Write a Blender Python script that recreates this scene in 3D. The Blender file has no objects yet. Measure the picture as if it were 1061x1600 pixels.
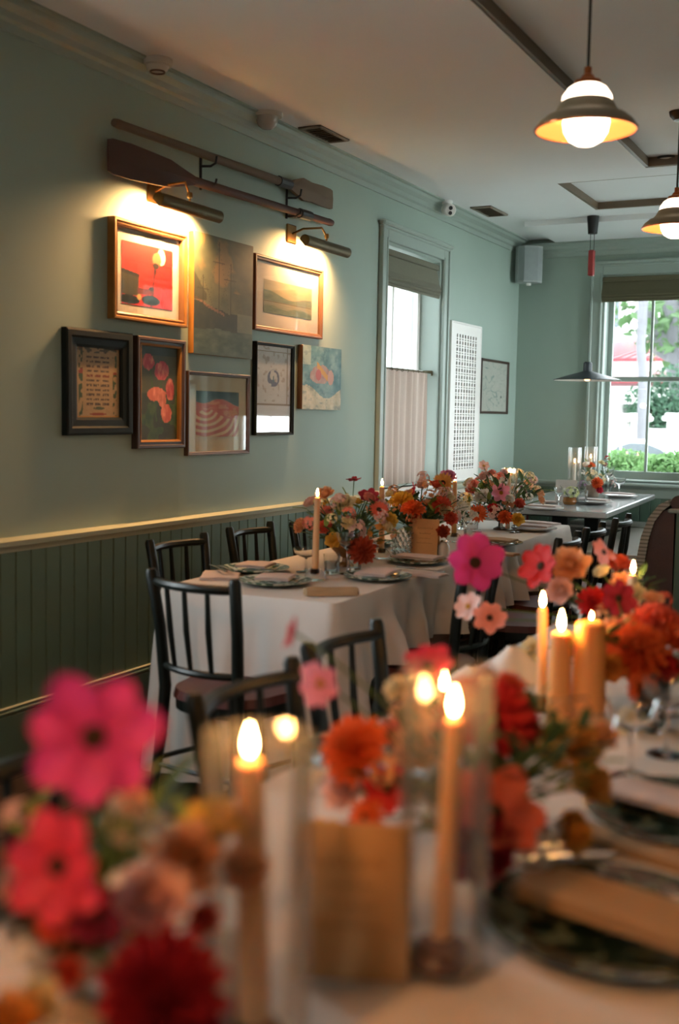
import bpy, math, random
from mathutils import Vector, Matrix
random.seed(7)
PI = math.pi
S = bpy.context.scene
COL = S.collection

# ------------------------------------------------------------------ camera, world, exposure
FPX, CW, CH = 1743.04, 1061.0, 1600.0
CAM = Vector((3.10, 0.0, 1.40))
RIGHT, DOWN, FWD = Vector((.8893, .4569, .0186)), Vector((.0558, -.0680, -.9961)), Vector((-.4549, .8864, -.0859))
FWD.normalize(); RIGHT = (RIGHT - FWD*RIGHT.dot(FWD)).normalized(); DOWN = FWD.cross(RIGHT).normalized()
cd = bpy.data.cameras.new('camera'); cam = bpy.data.objects.new('camera', cd); COL.objects.link(cam)
cam.matrix_world = Matrix(((RIGHT.x, -DOWN.x, -FWD.x, CAM.x), (RIGHT.y, -DOWN.y, -FWD.y, CAM.y), (RIGHT.z, -DOWN.z, -FWD.z, CAM.z), (0, 0, 0, 1)))
cd.sensor_fit = 'VERTICAL'; cd.sensor_height = 36.0; cd.sensor_width = 24.0
cd.lens = FPX/CH*36.0; cd.clip_start = .02
cd.dof.use_dof = True; cd.dof.focus_distance = 6.6; cd.dof.aperture_fstop = 1.95
S.camera = cam
S.view_settings.view_transform = 'Standard'; S.view_settings.look = 'None'
S.view_settings.exposure = 1.92; S.view_settings.gamma = 1.0; S.view_settings.use_curve_mapping = False
S.cycles.max_bounces = 9; S.cycles.diffuse_bounces = 4; S.cycles.glossy_bounces = 4
S.cycles.transmission_bounces = 6; S.cycles.transparent_max_bounces = 24
S.cycles.caustics_reflective = False; S.cycles.caustics_refractive = False
S.cycles.sample_clamp_indirect = 6.0; S.cycles.use_denoising = True
w = bpy.data.worlds.new('overcast sky'); S.world = w; w.use_nodes = True
bg = w.node_tree.nodes['Background']; bg.inputs[0].default_value = (.90, .955, 1.0, 1); bg.inputs[1].default_value = 5.2

def on(px, py, ax, v):
    """world point where the line of sight through a photograph pixel meets the plane axis=v"""
    r = FWD + RIGHT*((px-CW/2)/FPX) + DOWN*((py-CH/2)/FPX)
    return CAM + r*((v-CAM[ax])/r[ax])
def at(px, py, D):
    return CAM + (FWD + RIGHT*((px-CW/2)/FPX) + DOWN*((py-CH/2)/FPX))*D

# ------------------------------------------------------------------ materials
def srgb(c):
    if isinstance(c, str): c = [int(c[i:i+2], 16)/255 for i in (0, 2, 4)]
    return tuple((x/12.92 if x <= .04045 else ((x+.055)/1.055)**2.4) for x in c) + (1,)
MATS = {}
def mat(name, col, rough=.6, metal=0, var=.12, scale=18, bump=0, bscale=60, emit=None, es=0, trans=0, coat=0, sss=0, stretch=None, spec=.5):
    if name in MATS: return MATS[name]
    m = bpy.data.materials.new(name); m.use_nodes = True; t = m.node_tree; n = t.nodes; L = t.links
    p = n['Principled BSDF']; out = n['Material Output']
    c = srgb(col)
    p.inputs['Roughness'].default_value = rough; p.inputs['Metallic'].default_value = metal
    p.inputs['Coat Weight'].default_value = coat; p.inputs['Specular IOR Level'].default_value = spec
    tc = n.new('ShaderNodeTexCoord'); mp = n.new('ShaderNodeMapping'); L.new(tc.outputs['Object'], mp.inputs[0])
    if stretch: mp.inputs['Scale'].default_value = stretch
    if var:
        nz = n.new('ShaderNodeTexNoise'); nz.inputs['Scale'].default_value = scale; nz.inputs['Detail'].default_value = 4
        L.new(mp.outputs[0], nz.inputs['Vector'])
        r = n.new('ShaderNodeMix'); r.data_type = 'RGBA'
        r.inputs[6].default_value = tuple(x*(1-var) for x in c[:3])+(1,); r.inputs[7].default_value = tuple(min(1, x*(1+var)) for x in c[:3])+(1,)
        L.new(nz.outputs[0], r.inputs[0]); L.new(r.outputs[2], p.inputs['Base Color']); colout = r.outputs[2]
    else:
        p.inputs['Base Color'].default_value = c; colout = None
    if bump:
        nb = n.new('ShaderNodeTexNoise'); nb.inputs['Scale'].default_value = bscale; L.new(mp.outputs[0], nb.inputs['Vector'])
        b = n.new('ShaderNodeBump'); b.inputs['Strength'].default_value = bump; b.inputs['Distance'].default_value = .01
        L.new(nb.outputs[0], b.inputs['Height']); L.new(b.outputs[0], p.inputs['Normal'])
    if emit:
        p.inputs['Emission Color'].default_value = srgb(emit); p.inputs['Emission Strength'].default_value = es
    if sss:
        p.inputs['Subsurface Weight'].default_value = sss; p.inputs['Subsurface Radius'].default_value = (1, .45, .2); p.inputs['Subsurface Scale'].default_value = .012
    if trans:
        tr = n.new('ShaderNodeBsdfTranslucent'); mx = n.new('ShaderNodeMixShader'); mx.inputs[0].default_value = trans
        if colout: L.new(colout, tr.inputs[0])
        else: tr.inputs[0].default_value = c
        L.new(p.outputs[0], mx.inputs[1]); L.new(tr.outputs[0], mx.inputs[2]); L.new(mx.outputs[0], out.inputs[0])
    MATS[name] = m; return m
def glass(name, tint=(1, 1, 1), fac=1.0, base=.03, haze=0):
    """thin clear glass: light passes straight through, edges and glints reflect by Fresnel"""
    if name in MATS: return MATS[name]
    m = bpy.data.materials.new(name); m.use_nodes = True; t = m.node_tree; n = t.nodes; L = t.links
    n.remove(n['Principled BSDF']); out = n['Material Output']
    tr = n.new('ShaderNodeBsdfTransparent'); tr.inputs[0].default_value = tint+(1,)
    gl = n.new('ShaderNodeBsdfGlossy'); gl.inputs['Roughness'].default_value = .03
    lw = n.new('ShaderNodeFresnel'); lw.inputs[0].default_value = 1.5
    ma = n.new('ShaderNodeMath'); ma.operation = 'MULTIPLY'; ma.inputs[1].default_value = fac
    L.new(lw.outputs[0], ma.inputs[0])
    ad = n.new('ShaderNodeMath'); ad.operation = 'ADD'; ad.use_clamp = True; ad.inputs[1].default_value = base; L.new(ma.outputs[0], ad.inputs[0])
    mx = n.new('ShaderNodeMixShader'); L.new(ad.outputs[0], mx.inputs[0]); L.new(tr.outputs[0], mx.inputs[1]); L.new(gl.outputs[0], mx.inputs[2])
    if haze:
        hz = n.new('ShaderNodeBsdfTranslucent'); hz.inputs[0].default_value = (.9, .9, .9, 1); hd = n.new('ShaderNodeBsdfDiffuse'); hd.inputs[0].default_value = (.9, .9, .9, 1)
        h2 = n.new('ShaderNodeMixShader'); L.new(hz.outputs[0], h2.inputs[1]); L.new(hd.outputs[0], h2.inputs[2])
        h3 = n.new('ShaderNodeMixShader'); h3.inputs[0].default_value = haze; L.new(mx.outputs[0], h3.inputs[1]); L.new(h2.outputs[0], h3.inputs[2]); mx = h3
    L.new(mx.outputs[0], out.inputs[0]); MATS[name] = m; return m
def glow(name, col, s):
    if name in MATS: return MATS[name]
    m = bpy.data.materials.new(name); m.use_nodes = True; n = m.node_tree.nodes; p = n['Principled BSDF']
    p.inputs['Base Color'].default_value = srgb(col); p.inputs['Emission Color'].default_value = srgb(col); p.inputs['Emission Strength'].default_value = s
    MATS[name] = m; return m
def paint_mat(name='artwork'):
    if name in MATS: return MATS[name]
    m = bpy.data.materials.new(name); m.use_nodes = True; t = m.node_tree; p = t.nodes['Principled BSDF']
    a = t.nodes.new('ShaderNodeVertexColor'); a.layer_name = 'print'
    t.links.new(a.outputs[0], p.inputs['Base Color']); p.inputs['Roughness'].default_value = .6
    MATS[name] = m; return m
def plate_mat(name, a, b, c, sc):
    if name in MATS: return MATS[name]
    m = bpy.data.materials.new(name); m.use_nodes = True; t = m.node_tree; n = t.nodes; L = t.links; p = n['Principled BSDF']
    tc = n.new('ShaderNodeTexCoord'); v = n.new('ShaderNodeTexVoronoi'); v.inputs['Scale'].default_value = sc
    L.new(tc.outputs['Object'], v.inputs['Vector'])
    r = n.new('ShaderNodeValToRGB'); e = r.color_ramp.elements
    e[0].position = .0; e[0].color = srgb(c); e[1].position = .62; e[1].color = srgb(b)
    k = e.new(.28); k.color = srgb(a); k = e.new(.5); k.color = srgb(a)
    L.new(v.outputs['Distance'], r.inputs[0]); L.new(r.outputs[0], p.inputs['Base Color'])
    p.inputs['Roughness'].default_value = .16; MATS[name] = m; return m
def stripe_mat(name, a, b, axis, freq, duty=.5):
    if name in MATS: return MATS[name]
    m = bpy.data.materials.new(name); m.use_nodes = True; t = m.node_tree; n = t.nodes; L = t.links; p = n['Principled BSDF']
    tc = n.new('ShaderNodeTexCoord'); sx = n.new('ShaderNodeSeparateXYZ'); L.new(tc.outputs['Object'], sx.inputs[0])
    mu = n.new('ShaderNodeMath'); mu.operation = 'MULTIPLY'; mu.inputs[1].default_value = freq; L.new(sx.outputs[axis], mu.inputs[0])
    fr = n.new('ShaderNodeMath'); fr.operation = 'FRACT'; L.new(mu.outputs[0], fr.inputs[0])
    gt = n.new('ShaderNodeMath'); gt.operation = 'GREATER_THAN'; gt.inputs[1].default_value = duty; L.new(fr.outputs[0], gt.inputs[0])
    r = n.new('ShaderNodeMix'); r.data_type = 'RGBA'; r.inputs[6].default_value = srgb(a); r.inputs[7].default_value = srgb(b)
    L.new(gt.outputs[0], r.inputs[0]); L.new(r.outputs[2], p.inputs['Base Color']); p.inputs['Roughness'].default_value = .85
    MATS[name] = m; return m

WALL = mat('sage wall paint', '9caea4', .75, var=.03, scale=3, bump=.06, bscale=220)
WAIN = mat('dark green wainscot paint', '607a6a', .5, var=.06, scale=6)
TRIMC = mat('sage trim paint', '9daca4', .4, var=.03)
RAILC = mat('lamplit chair rail tone', 'b5b9a2', .4, var=.04)  # warm lamplight on the rail top put into this paler colour
CEIL = mat('warm white ceiling paint', 'eef0f2', .85, var=.02, scale=3, bump=.04, bscale=200)
BRONZE = mat('brown coffer moulding', '6d5c49', .45, var=.1)
DARKW = mat('dark green black chair lacquer', '0f1714', .36, var=.2, spec=.3)
SEATR = mat('burgundy seat wood', '54211b', .45, var=.2)
LINEN = mat('white table linen', 'dcd5cf', .9, var=.03, bump=.08, bscale=500)
TAN = mat('kraft card', 'd9ab78', .85, var=.06, scale=80)
WAXM = mat('peach candle wax', 'e9b27d', .45, var=.03, sss=.35)
WAXW = mat('ivory candle wax', 'ead9bd', .45, var=.03, sss=.35)
FLAME = glow('candle flame', 'ffb565', 75)
WICK = mat('burnt wick', '1a1512', .9)
GLASS = glass('thin glass with glow veil', (.98, .985, .98), .5, .01, .022)  # pale diffuse veil mixed in to imitate candle glow inside the hurricanes
CUT = mat('cut glass', 'f4f6f5', .02, var=0)
CUT.node_tree.nodes['Principled BSDF'].inputs['Transmission Weight'].default_value = 1.0; CUT.node_tree.nodes['Principled BSDF'].inputs['IOR'].default_value = 1.46
PGL = glass('picture glass', (.98, .985, .98), .4, .0)
PANE = glass('window pane glass', (.97, .99, .985), .6, .0)
GREYP = glass('pane glass greyed to dim the view', (.70, .72, .72), .6, .0)  # grey put into the glass to dim daylight and the outside view
STEEL = mat('polished steel', 'c9c9c6', .22, 1, var=.03)
BRASS = mat('aged brass', '8d6a3c', .35, 1, var=.15)
DBRASS = mat('dark olive brass', '5d5138', .4, .85, var=.15)
FLOORM = mat('dark floor boards', '3c2a20', .4, var=.25, scale=5, stretch=(6, .6, 1))
WHITE = mat('white paint', 'e8e6e2', .5, var=.03)
BLACKM = mat('matt black', '1b1c1d', .5, var=.1)
STEM = mat('flower stem green', '56703a', .6, var=.15, trans=.2)
LEAFM = mat('dark leaf green', '3c5a33', .55, var=.25, scale=30, trans=.25)
LEAFY = mat('yellow green leaf', '7c8f45', .55, var=.2, scale=30, trans=.3)

# ------------------------------------------------------------------ mesh helpers
class M:
    def __init__(s): s.v = []; s.f = []; s.mi = []
    def add(s, vs, fs, mi=0):
        o = len(s.v); s.v += [tuple(v) for v in vs]; s.f += [tuple(i+o for i in f) for f in fs]; s.mi += [mi]*len(fs); return s
    def box(s, x0, y0, z0, x1, y1, z1, mi=0):
        vs = [(x, y, z) for z in (z0, z1) for y in (y0, y1) for x in (x0, x1)]
        return s.add(vs, [(0, 2, 3, 1), (4, 5, 7, 6), (0, 1, 5, 4), (2, 6, 7, 3), (0, 4, 6, 2), (1, 3, 7, 5)], mi)
    def cbox(s, x0, y0, z0, x1, y1, z1, c=.004, mi=0):
        """box with chamfered edges"""
        c = min(c, (x1-x0)*.45, (y1-y0)*.45, (z1-z0)*.45); P = []; F = []
        for z, k in ((z0, c), (z0+c, 0), (z1-c, 0), (z1, c)):
            a, b, d, e = x0+k, x1-k, y0+k, y1-k; q = c
            P += [(a+q, d, z), (b-q, d, z), (b, d+q, z), (b, e-q, z), (b-q, e, z), (a+q, e, z), (a, e-q, z), (a, d+q, z)]
        F.append(tuple(range(7, -1, -1))); F.append(tuple(range(24, 32)))
        for k in range(3):
            for i in range(8): F.append((k*8+i, k*8+(i+1) % 8, k*8+8+(i+1) % 8, k*8+8+i))
        return s.add(P, F, mi)
    def tube(s, pts, rad, n=8, mi=0, cap=True):
        pts = [Vector(p) for p in pts]; R = rad if isinstance(rad, (list, tuple)) else [rad]*len(pts); P = []; F = []
        t0 = (pts[1]-pts[0]).normalized(); u = t0.orthogonal().normalized()
        for i, p in enumerate(pts):
            t = (pts[min(i+1, len(pts)-1)]-pts[max(i-1, 0)]).normalized()
            u = (u - t*u.dot(t)).normalized(); v = t.cross(u)
            for k in range(n):
                a = 2*PI*k/n; P.append(p + (u*math.cos(a)+v*math.sin(a))*R[i])
        for i in range(len(pts)-1):
            for k in range(n): F.append((i*n+k, i*n+(k+1) % n, (i+1)*n+(k+1) % n, (i+1)*n+k))
        if cap: F.append(tuple(range(n-1, -1, -1))); F.append(tuple(range((len(pts)-1)*n, len(pts)*n)))
        return s.add(P, F, mi)
    def lathe(s, prof, n=24, c=(0, 0, 0), mi=0, closed=False):
        P = []; F = []; m = len(prof)
        for r, z in prof:
            for k in range(n):
                a = 2*PI*k/n; P.append((c[0]+max(r, 1e-5)*math.cos(a), c[1]+max(r, 1e-5)*math.sin(a), c[2]+z))
        for i in range(m-1 if not closed else m):
            j = (i+1) % m
            for k in range(n): F.append((i*n+k, i*n+(k+1) % n, j*n+(k+1) % n, j*n+k))
        return s.add(P, F, mi)
    def prism(s, poly, frame, h, mi=0):
        """poly: 2d outline; frame: function (u,v,w) -> point; extruded w=0..h"""
        n = len(poly); P = [frame(u, v, 0) for u, v in poly]+[frame(u, v, h) for u, v in poly]
        F = [tuple(range(n-1, -1, -1)), tuple(range(n, 2*n))]+[(i, (i+1) % n, n+(i+1) % n, n+i) for i in range(n)]
        return s.add(P, F, mi)
    def grid(s, fn, nu, nv, mi=0, wrap=False):
        P = [fn(i/nu, j/nv) for j in range(nv+1) for i in range(nu+1)]
        F = [(j*(nu+1)+i, j*(nu+1)+i+1, (j+1)*(nu+1)+i+1, (j+1)*(nu+1)+i) for j in range(nv) for i in range(nu)]
        return s.add(P, F, mi)
    def xf(s, m, start=0):
        s.v = s.v[:start]+[tuple(m @ Vector(v)) for v in s.v[start:]]; return s
    def mesh(s, name, mats, smooth=False):
        me = bpy.data.meshes.new(name); me.from_pydata(s.v, [], s.f)
        for mm in (mats if isinstance(mats, (list, tuple)) else [mats]): me.materials.append(mm)
        me.polygons.foreach_set('material_index', s.mi)
        if smooth: me.polygons.foreach_set('use_smooth', [True]*len(s.f))
        me.update()
        if smooth:
            try: me.set_sharp_from_angle(angle=math.radians(38))
            except Exception: pass
        return me
def obj(name, me, parent=None, loc=None, mats=None, smooth=False, mtx=None, label=None):
    if isinstance(me, M): me = me.mesh(name, mats, smooth)
    o = bpy.data.objects.new(name, me); COL.objects.link(o)
    if parent: o.parent = parent
    if mtx is not None: o.matrix_local = mtx
    elif loc is not None: o.location = loc
    if label: o['label'] = label
    return o
def tag(o, label, cat, group=None, kind=None):
    o['label'] = label; o['category'] = cat
    if group: o['group'] = group
    if kind: o['kind'] = kind
    return o
def thing(name, label, cat, loc=(0, 0, 0), rz=0, group=None):
    o = bpy.data.objects.new(name, None); COL.objects.link(o); o.empty_display_size = .05
    o.location = loc; o.rotation_euler = (0, 0, rz); return tag(o, label, cat, group)
def struct(name, m, mats, smooth=False, parent=None):
    o = obj(name, m, parent, mats=mats, smooth=smooth)
    if not parent: o['kind'] = 'structure'
    return o
def copy_thing(src, label, loc=None, rz=None):
    r = src.copy(); COL.objects.link(r); r['label'] = label
    if loc is not None: r.location = loc
    if rz is not None: r.rotation_euler = (0, 0, rz)
    for ch in src.children:
        c = ch.copy(); COL.objects.link(c); c.parent = r
        for g in ch.children:
            d = g.copy(); COL.objects.link(d); d.parent = c
    return r
def lerp(a, b, t): return a+(b-a)*t

# ------------------------------------------------------------------ room shell
YB, YF, XR, ZC = 9.34, -5.5, 5.6, 2.92
T = .22
W1 = (6.62, 7.58, .93, 2.53)            # window in the left wall: y0 y1 z0 z1
W2 = (.73, 1.49, .90, 2.60)             # window in the back wall: x0 x1 z0 z1
W3 = (2.2, 2.93, .90, 2.60); RW = ((6.95, 7.90, .75, 2.62), (8.12, 9.20, .45, 2.62)); FW = ((.3, 1.0, .9, 2.4),); W6 = (1.95, 2.75, .80, 2.45); XJ, YJ = 3.12, 6.3  # windows out of view and right-wall step, added to bring in daylight
fl = struct('floor', M().box(-.2, YF-.2, -.12, XR+.2, YB+.2, -.012), FLOORM)
for k in range(44):
    x = k*.128
    struct('board', M().cbox(x+.001, YF, -.012, x+.126, YB, 0, .0015), FLOORM, parent=fl)
def wall_with_holes(holes, lo, hi, zt, fr):
    """holes: list of (a0,a1,z0,z1) along the wall; fr(a0,z0,a1,z1) adds a box"""
    a = lo
    for a0, a1, z0, z1 in sorted(holes):
        fr(a, 0, a0, zt); fr(a0, 0, a1, z0); fr(a0, z1, a1, zt); a = a1
    fr(a, 0, hi, zt)
m = M(); wall_with_holes([W1, W6], YF, YB+T, 3.05, lambda a0, z0, a1, z1: m.box(-T, a0, z0, 0, a1, z1)); wl = struct('wall_left', m, WALL)
m = M(); wall_with_holes([W2, W3], 0, XR, 3.05, lambda a0, z0, a1, z1: m.box(a0, YB, z0, a1, YB+T, z1)); wb = struct('wall_back', m, WALL)
m = M(); wall_with_holes(FW, -T, XR+T, 3.05, lambda a0, z0, a1, z1: m.box(a0, YF-T, z0, a1, YF, z1)); struct('wall_front', m, WALL)
m = M(); wall_with_holes(RW, YJ, YB+T, 3.05, lambda a0, z0, a1, z1: m.box(XJ, a0, z0, XJ+T, a1, z1)); m.box(XJ+T, YJ, 0, XR+T, YJ+T, 3.05); m.box(XR, YF, 0, XR+T, YJ, 3.05); struct('wall_right', m, WALL)  # right wall stepped inward, unseen, so its added windows light the far corner
# ceiling: high border, dropped slab with a coffer, second coffer, rear soffit
ce = struct('ceiling', M().box(-T, YF-T, ZC+.05, XR+T, YB+T, 3.06), CEIL)
ZS = ZC-.06
sx = on(697.8, 291.9, 2, ZS); cx1 = on(1009, 262.6, 2, ZS); c2a = on(870, 287, 2, ZC-.0); c2b = on(935, 328, 2, ZC)
m = M()
m.box(0, YF, ZC, c2a.x, YB, ZC+.05); m.box(c2a.x, c2b.y, ZC, XR, YB, ZC+.05); m.box(4.2, YF, ZC, XR, c2b.y, ZC+.05); m.box(c2a.x, sx.y-.02, ZC, 4.2, c2a.y, ZC+.05)
struct('ceiling_border', m, CEIL, parent=ce)
m = M(); m.box(sx.x, YF, ZS, cx1.x, sx.y, ZC+.002); m.box(cx1.x, cx1.y, ZS, 5.0, sx.y, ZC+.002); m.box(4.2, YF, ZS, 5.0, cx1.y, ZC+.002)
struct('ceiling_slab', m, CEIL, parent=ce)
struct('coffer_panel', M().box(cx1.x-.02, YF, ZC-.005, 4.3, cx1.y+.02, ZC+.05), CEIL, parent=ce)
m = M(); m.box(cx1.x-.004, YF, ZS+.004, cx1.x+.018, cx1.y, ZC-.004); m.box(cx1.x-.004, cx1.y-.018, ZS+.004, 4.2, cx1.y+.004, ZC-.004)
struct('trim_1', m, BRONZE)
m = M(); m.box(c2a.x, c2a.y, ZC+.002, c2a.x+.02, c2b.y, ZC+.05); m.box(c2a.x, c2b.y-.02, ZC+.002, 4.2, c2b.y, ZC+.05); m.box(c2a.x, c2a.y, ZC+.002, 4.2, c2a.y+.02, ZC+.05)
struct('trim_2', m, BRONZE)
stp = on(819.6, 354, 2, ZC-.04)
struct('ceiling_soffit', M().box(stp.x, stp.y, ZC-.04, XR, YB, ZC+.001), CEIL, parent=ce)
# crown mouldings: stepped profile swept along left and back walls
crown = [(0, .115), (.012, .115), (.016, .085), (.03, .075), (.034, .05), (.06, .03), (.066, .012), (.085, .008), (.085, 0), (0, 0)]
m = M(); m.prism([(a, -b) for a, b in crown], lambda u, v, w: (u, YF+w, ZC+v), YB-YF); struct('trim_3', m, TRIMC)
m = M(); m.prism([(a, -b) for a, b in crown], lambda u, v, w: (w, YB-u, ZC-.04+v), XR); struct('trim_4', m, TRIMC)
# wainscot, chair rail, baseboard
RZ = .885
for nm, y0, y1 in (('trim_5', W6[1]+.1, W1[0]-.09), ('trim_6', W1[1]+.09, YB)):
    m = M(); m.prism([(0, -.035), (.018, -.035), (.024, -.012), (.045, -.008), (.048, .012), (.03, .018), (0, .022)], lambda u, v, w: (u, y0+w, RZ+v), y1-y0); struct(nm, m, RAILC)
m = M(); m.prism([(0, -.035), (.018, -.035), (.024, -.012), (.045, -.008), (.048, .012), (.03, .018), (0, .022)], lambda u, v, w: (w, YB-u, RZ-.02+v), XR); struct('trim_7', m, TRIMC)
pk = M().cbox(0, .0015, .1, .016, .0835, RZ-.03, .004).mesh('plank', WAIN)
y = 1.9
while y < YB-.02:
    if not (W1[0]-.08 < y+.04 < W1[1]+.08): obj('plank', pk, wl, (0, y, 0))
    y += .085
pk2 = M().cbox(.0015, -.016, .1, .0835, 0, RZ-.05, .004).mesh('plank', WAIN)
for k in range(36): obj('plank', pk2, wb, (k*.085, YB, 0))
m = M(); m.cbox(0, 1.9, 0, .024, YB, .215, .006); m.cbox(0, 1.9, .213, .032, YB, .239, .01)
struct('baseboard_left', m, WAIN)
struct('trim_8', M().cbox(.0, 1.9, .2395, .03, YB, .246, .002), RAILC)
struct('baseboard_back', M().cbox(0, YB-.026, 0, XR, YB, .24, .006), WAIN)

# ------------------------------------------------------------------ windows
def window(nm, a0, a1, z0, z1, P, mid, muntin, mats=(TRIMC, WHITE), pane=None):
    """P(a, d, z): a along wall, d outward from the room face (negative = into the room)"""
    def B(mm, a, d, z, A, D, Z, c=.004, mi=0):
        p = P(a, d, z); q = P(A, D, Z); mm.cbox(min(p[0], q[0]), min(p[1], q[1]), z, max(p[0], q[0]), max(p[1], q[1]), Z, c, mi)
    r = M()
    B(r, a0-.012, 0, z0-.012, a0+.02, T, z1+.01); B(r, a1-.02, 0, z0-.012, a1+.012, T, z1+.01); B(r, a0, 0, z1-.02, a1, T, z1+.012); B(r, a0, 0, z0-.02, a1, T+.03, z0+.01)
    root = struct(nm, r, mats[0])
    cs = M()
    for s, e in ((a0-.095, a0), (a1, a1+.095)):
        B(cs, s, -.022, z0-.03, e, 0, z1+.09)
    B(cs, a0-.1, -.034, z0-.03, a0-.078, -.001, z1+.09); B(cs, a1+.078, -.034, z0-.03, a1+.1, -.001, z1+.09)
    B(cs, a0-.02, -.028, z0-.02, a0-.004, -.001, z1+.02); B(cs, a1+.004, -.028, z0-.02, a1+.02, -.001, z1+.02)
    B(cs, a0, -.022, z1, a1, 0, z1+.09); B(cs, a0-.12, -.05, z1+.088, a1+.12, 0, z1+.118, .01); B(cs, a0-.105, -.036, z1+.07, a1+.105, 0, z1+.09, .006)
    obj('casing', cs, root, mats=mats[0])
    sl = M(); B(sl, a0-.12, -.06, z0-.04, a1+.12, .02, z0-.008, .01); B(sl, a0-.09, -.02, z0-.13, a1+.09, 0, z0-.04); obj('sill', sl, root, mats=mats[1])
    zm = mid
    for lab, d0, d1, za, zb in (('upper_sash', .15, .185, zm-.02, z1-.02), ('lower_sash', .112, .147, z0+.012, zm+.02)):
        q = M(); B(q, a0+.02, d0, za, a0+.06, d1, zb); B(q, a1-.06, d0, za, a1-.02, d1, zb); B(q, a0+.06, d0, zb-.036, a1-.06, d1, zb); B(q, a0+.06, d0, za, a1-.06, d1, za+(.04 if lab[0] == 'u' else .07))
        for k in muntin: B(q, lerp(a0, a1, k)-.011, d0+.004, za+.03, lerp(a0, a1, k)+.011, d1-.004, zb-.03)
        s = obj(lab, q, root, mats=mats[1])
        g = M(); B(g, a0+.055, d0+.014, za+.03, a1-.055, d0+.02, zb-.03, .001); obj('pane', g, s, mats=pane or PANE)
    return root
window('window_1', *W1, lambda a, d, z: (-d, a, z), 1.72, (.5,), (TRIMC, WHITE), GREYP)
window('window_2', *W2, lambda a, d, z: (a, YB+d, z), 1.75, (.5,), (TRIMC, TRIMC), GREYP)
window('window_3', *W3, lambda a, d, z: (a, YB+d, z), 1.75, (.5,), (TRIMC, TRIMC))  # out-of-view window, added for daylight and its reflection in the picture glass
for k, q in enumerate(RW): window('window_%d' % (4+k), *q, lambda a, d, z: (XJ+d, a, z), 1.7, (.5,), (TRIMC, TRIMC))  # unseen side windows, added to light the back wall and corner
window('window_6', *W6, lambda a, d, z: (-d, a, z), 1.72, (.5,))  # unseen near window, added to throw daylight on the left table's cloth
window('window_8', *FW[0], lambda a, d, z: (a, YF-d, z), 1.7, (.5,), (TRIMC, TRIMC))  # unseen window, added for neutral daylight from behind the camera
for nm, loc, rot, sx_, sy_ in (('portal_left', (-.24, 7.1, 1.73), (0, -PI/2, 0), 1.6, .95), ('portal_back', (1.11, YB+.24, 1.75), (-PI/2, 0, 0), .76, 1.7), ('portal_back', (2.56, YB+.24, 1.75), (-PI/2, 0, 0), .76, 1.7),
                               ('portal_right', (XJ+.24, 7.43, 1.68), (0, PI/2, 0), 1.85, .93), ('portal_right', (XJ+.24, 8.66, 1.54), (0, PI/2, 0), 2.15, 1.06), ('portal_front', (.65, YF-.24, 1.65), (PI/2, 0, 0), .7, 1.5),
                               ('portal_left', (-.24, 2.35, 1.62), (0, -PI/2, 0), 1.65, .8)):
    ld = bpy.data.lights.new(nm, 'AREA'); ld.shape = 'RECTANGLE'; ld.size = sx_; ld.size_y = sy_; ld.cycles.is_portal = True
    lo = bpy.data.objects.new(nm, ld); COL.objects.link(lo); lo.location = loc; lo.rotation_euler = rot

# roman shades, cafe curtain
def shade(label, mats, P, a0, a1, ztop, zbot):
    r = thing('roman_shade', label, 'blind', P(a0, 0, zbot))
    o = Vector(P(a0, 0, zbot)); f = lambda a, d, z: tuple(Vector(P(a, d, z))-o)
    def fold(z0, z1, d0, d1):
        mm = M(); mm.prism([(d0, z1), (d0+.006, z1), (d1+.008, z0+.012), (d1, z0), (d1-.014, z0+.004), (d0-.004, z1-.01)], lambda u, v, w_: f(a0+w_, -u, v), a1-a0); return mm
    obj('shade_panel', fold(zbot+.07, ztop, .004, .03), r, mats=mats)
    for k, (zz, d) in enumerate(((zbot+.045, .046), (zbot+.022, .04), (zbot, .032))):
        obj('fold', fold(zz, zz+.05, d-.014, d), r, mats=mats)
    hb = M(); p = f(a0, .0, ztop-.02); q = f(a1, -.03, ztop+.02); hb.cbox(min(p[0], q[0]), min(p[1], q[1]), p[2], max(p[0], q[0]), max(p[1], q[1]), q[2]); obj('headrail', hb, r, mats=mats)
SH1 = mat('grey linen shade', '7d7c6c', .9, var=.1, scale=90, trans=.25)
SH2 = mat('olive bamboo shade', '615d46', .85, var=.2, scale=60, stretch=(1, 1, 12), trans=.1)
shade('grey linen roman shade folded high in the tall side window', SH1, lambda a, d, z: (-.0-d-.035, a, z), W1[0]+.005, W1[1]-.03, 2.47, 2.25)
shade('added olive roman shade trimming the reflection of the unseen window by the striped bench', SH2, lambda a, d, z: (a, YB+d-.022, z), W3[0]+.004, W3[1]-.004, 2.56, 1.38)  # unseen shade, added to cut the window's reflection in the framed print
shade('olive woven roman shade gathered at top of the far window', SH2, lambda a, d, z: (a, YB+d-.022, z), W2[0]+.004, W2[1]-.004, 2.56, 2.375)
r = thing('curtain_rod', 'thin dark rod carrying the pleated cafe curtain', 'rod', (-.045, W1[0], 1.722))
obj('rod', M().tube([(0, .01, 0), (0, .93, 0)], .006, 8), r, mats=DBRASS)
obj('bracket', M().tube([(-.06, .93, .01), (0, .935, .01), (.0, .935, -.02)], .007, 6), r, mats=DBRASS)
CURT = mat('blush cafe curtain linen', 'c4b3a8', .95, var=.06, scale=120, trans=.12)
m = M(); ny = 80
m.grid(lambda u, v: (-.045+.018*math.sin(u*2*PI*8.0+.6*math.sin(v*3))*(1-.25*v)+.004*math.sin(u*70), W1[0]+.02+u*(.80+.02*v), lerp(.925, 1.715, v)), 120, 6)
r = tag(obj('cafe_curtain', m, mats=CURT, smooth=True), 'pleated blush linen cafe curtain covering lower half of side window', 'curtain')
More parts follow.
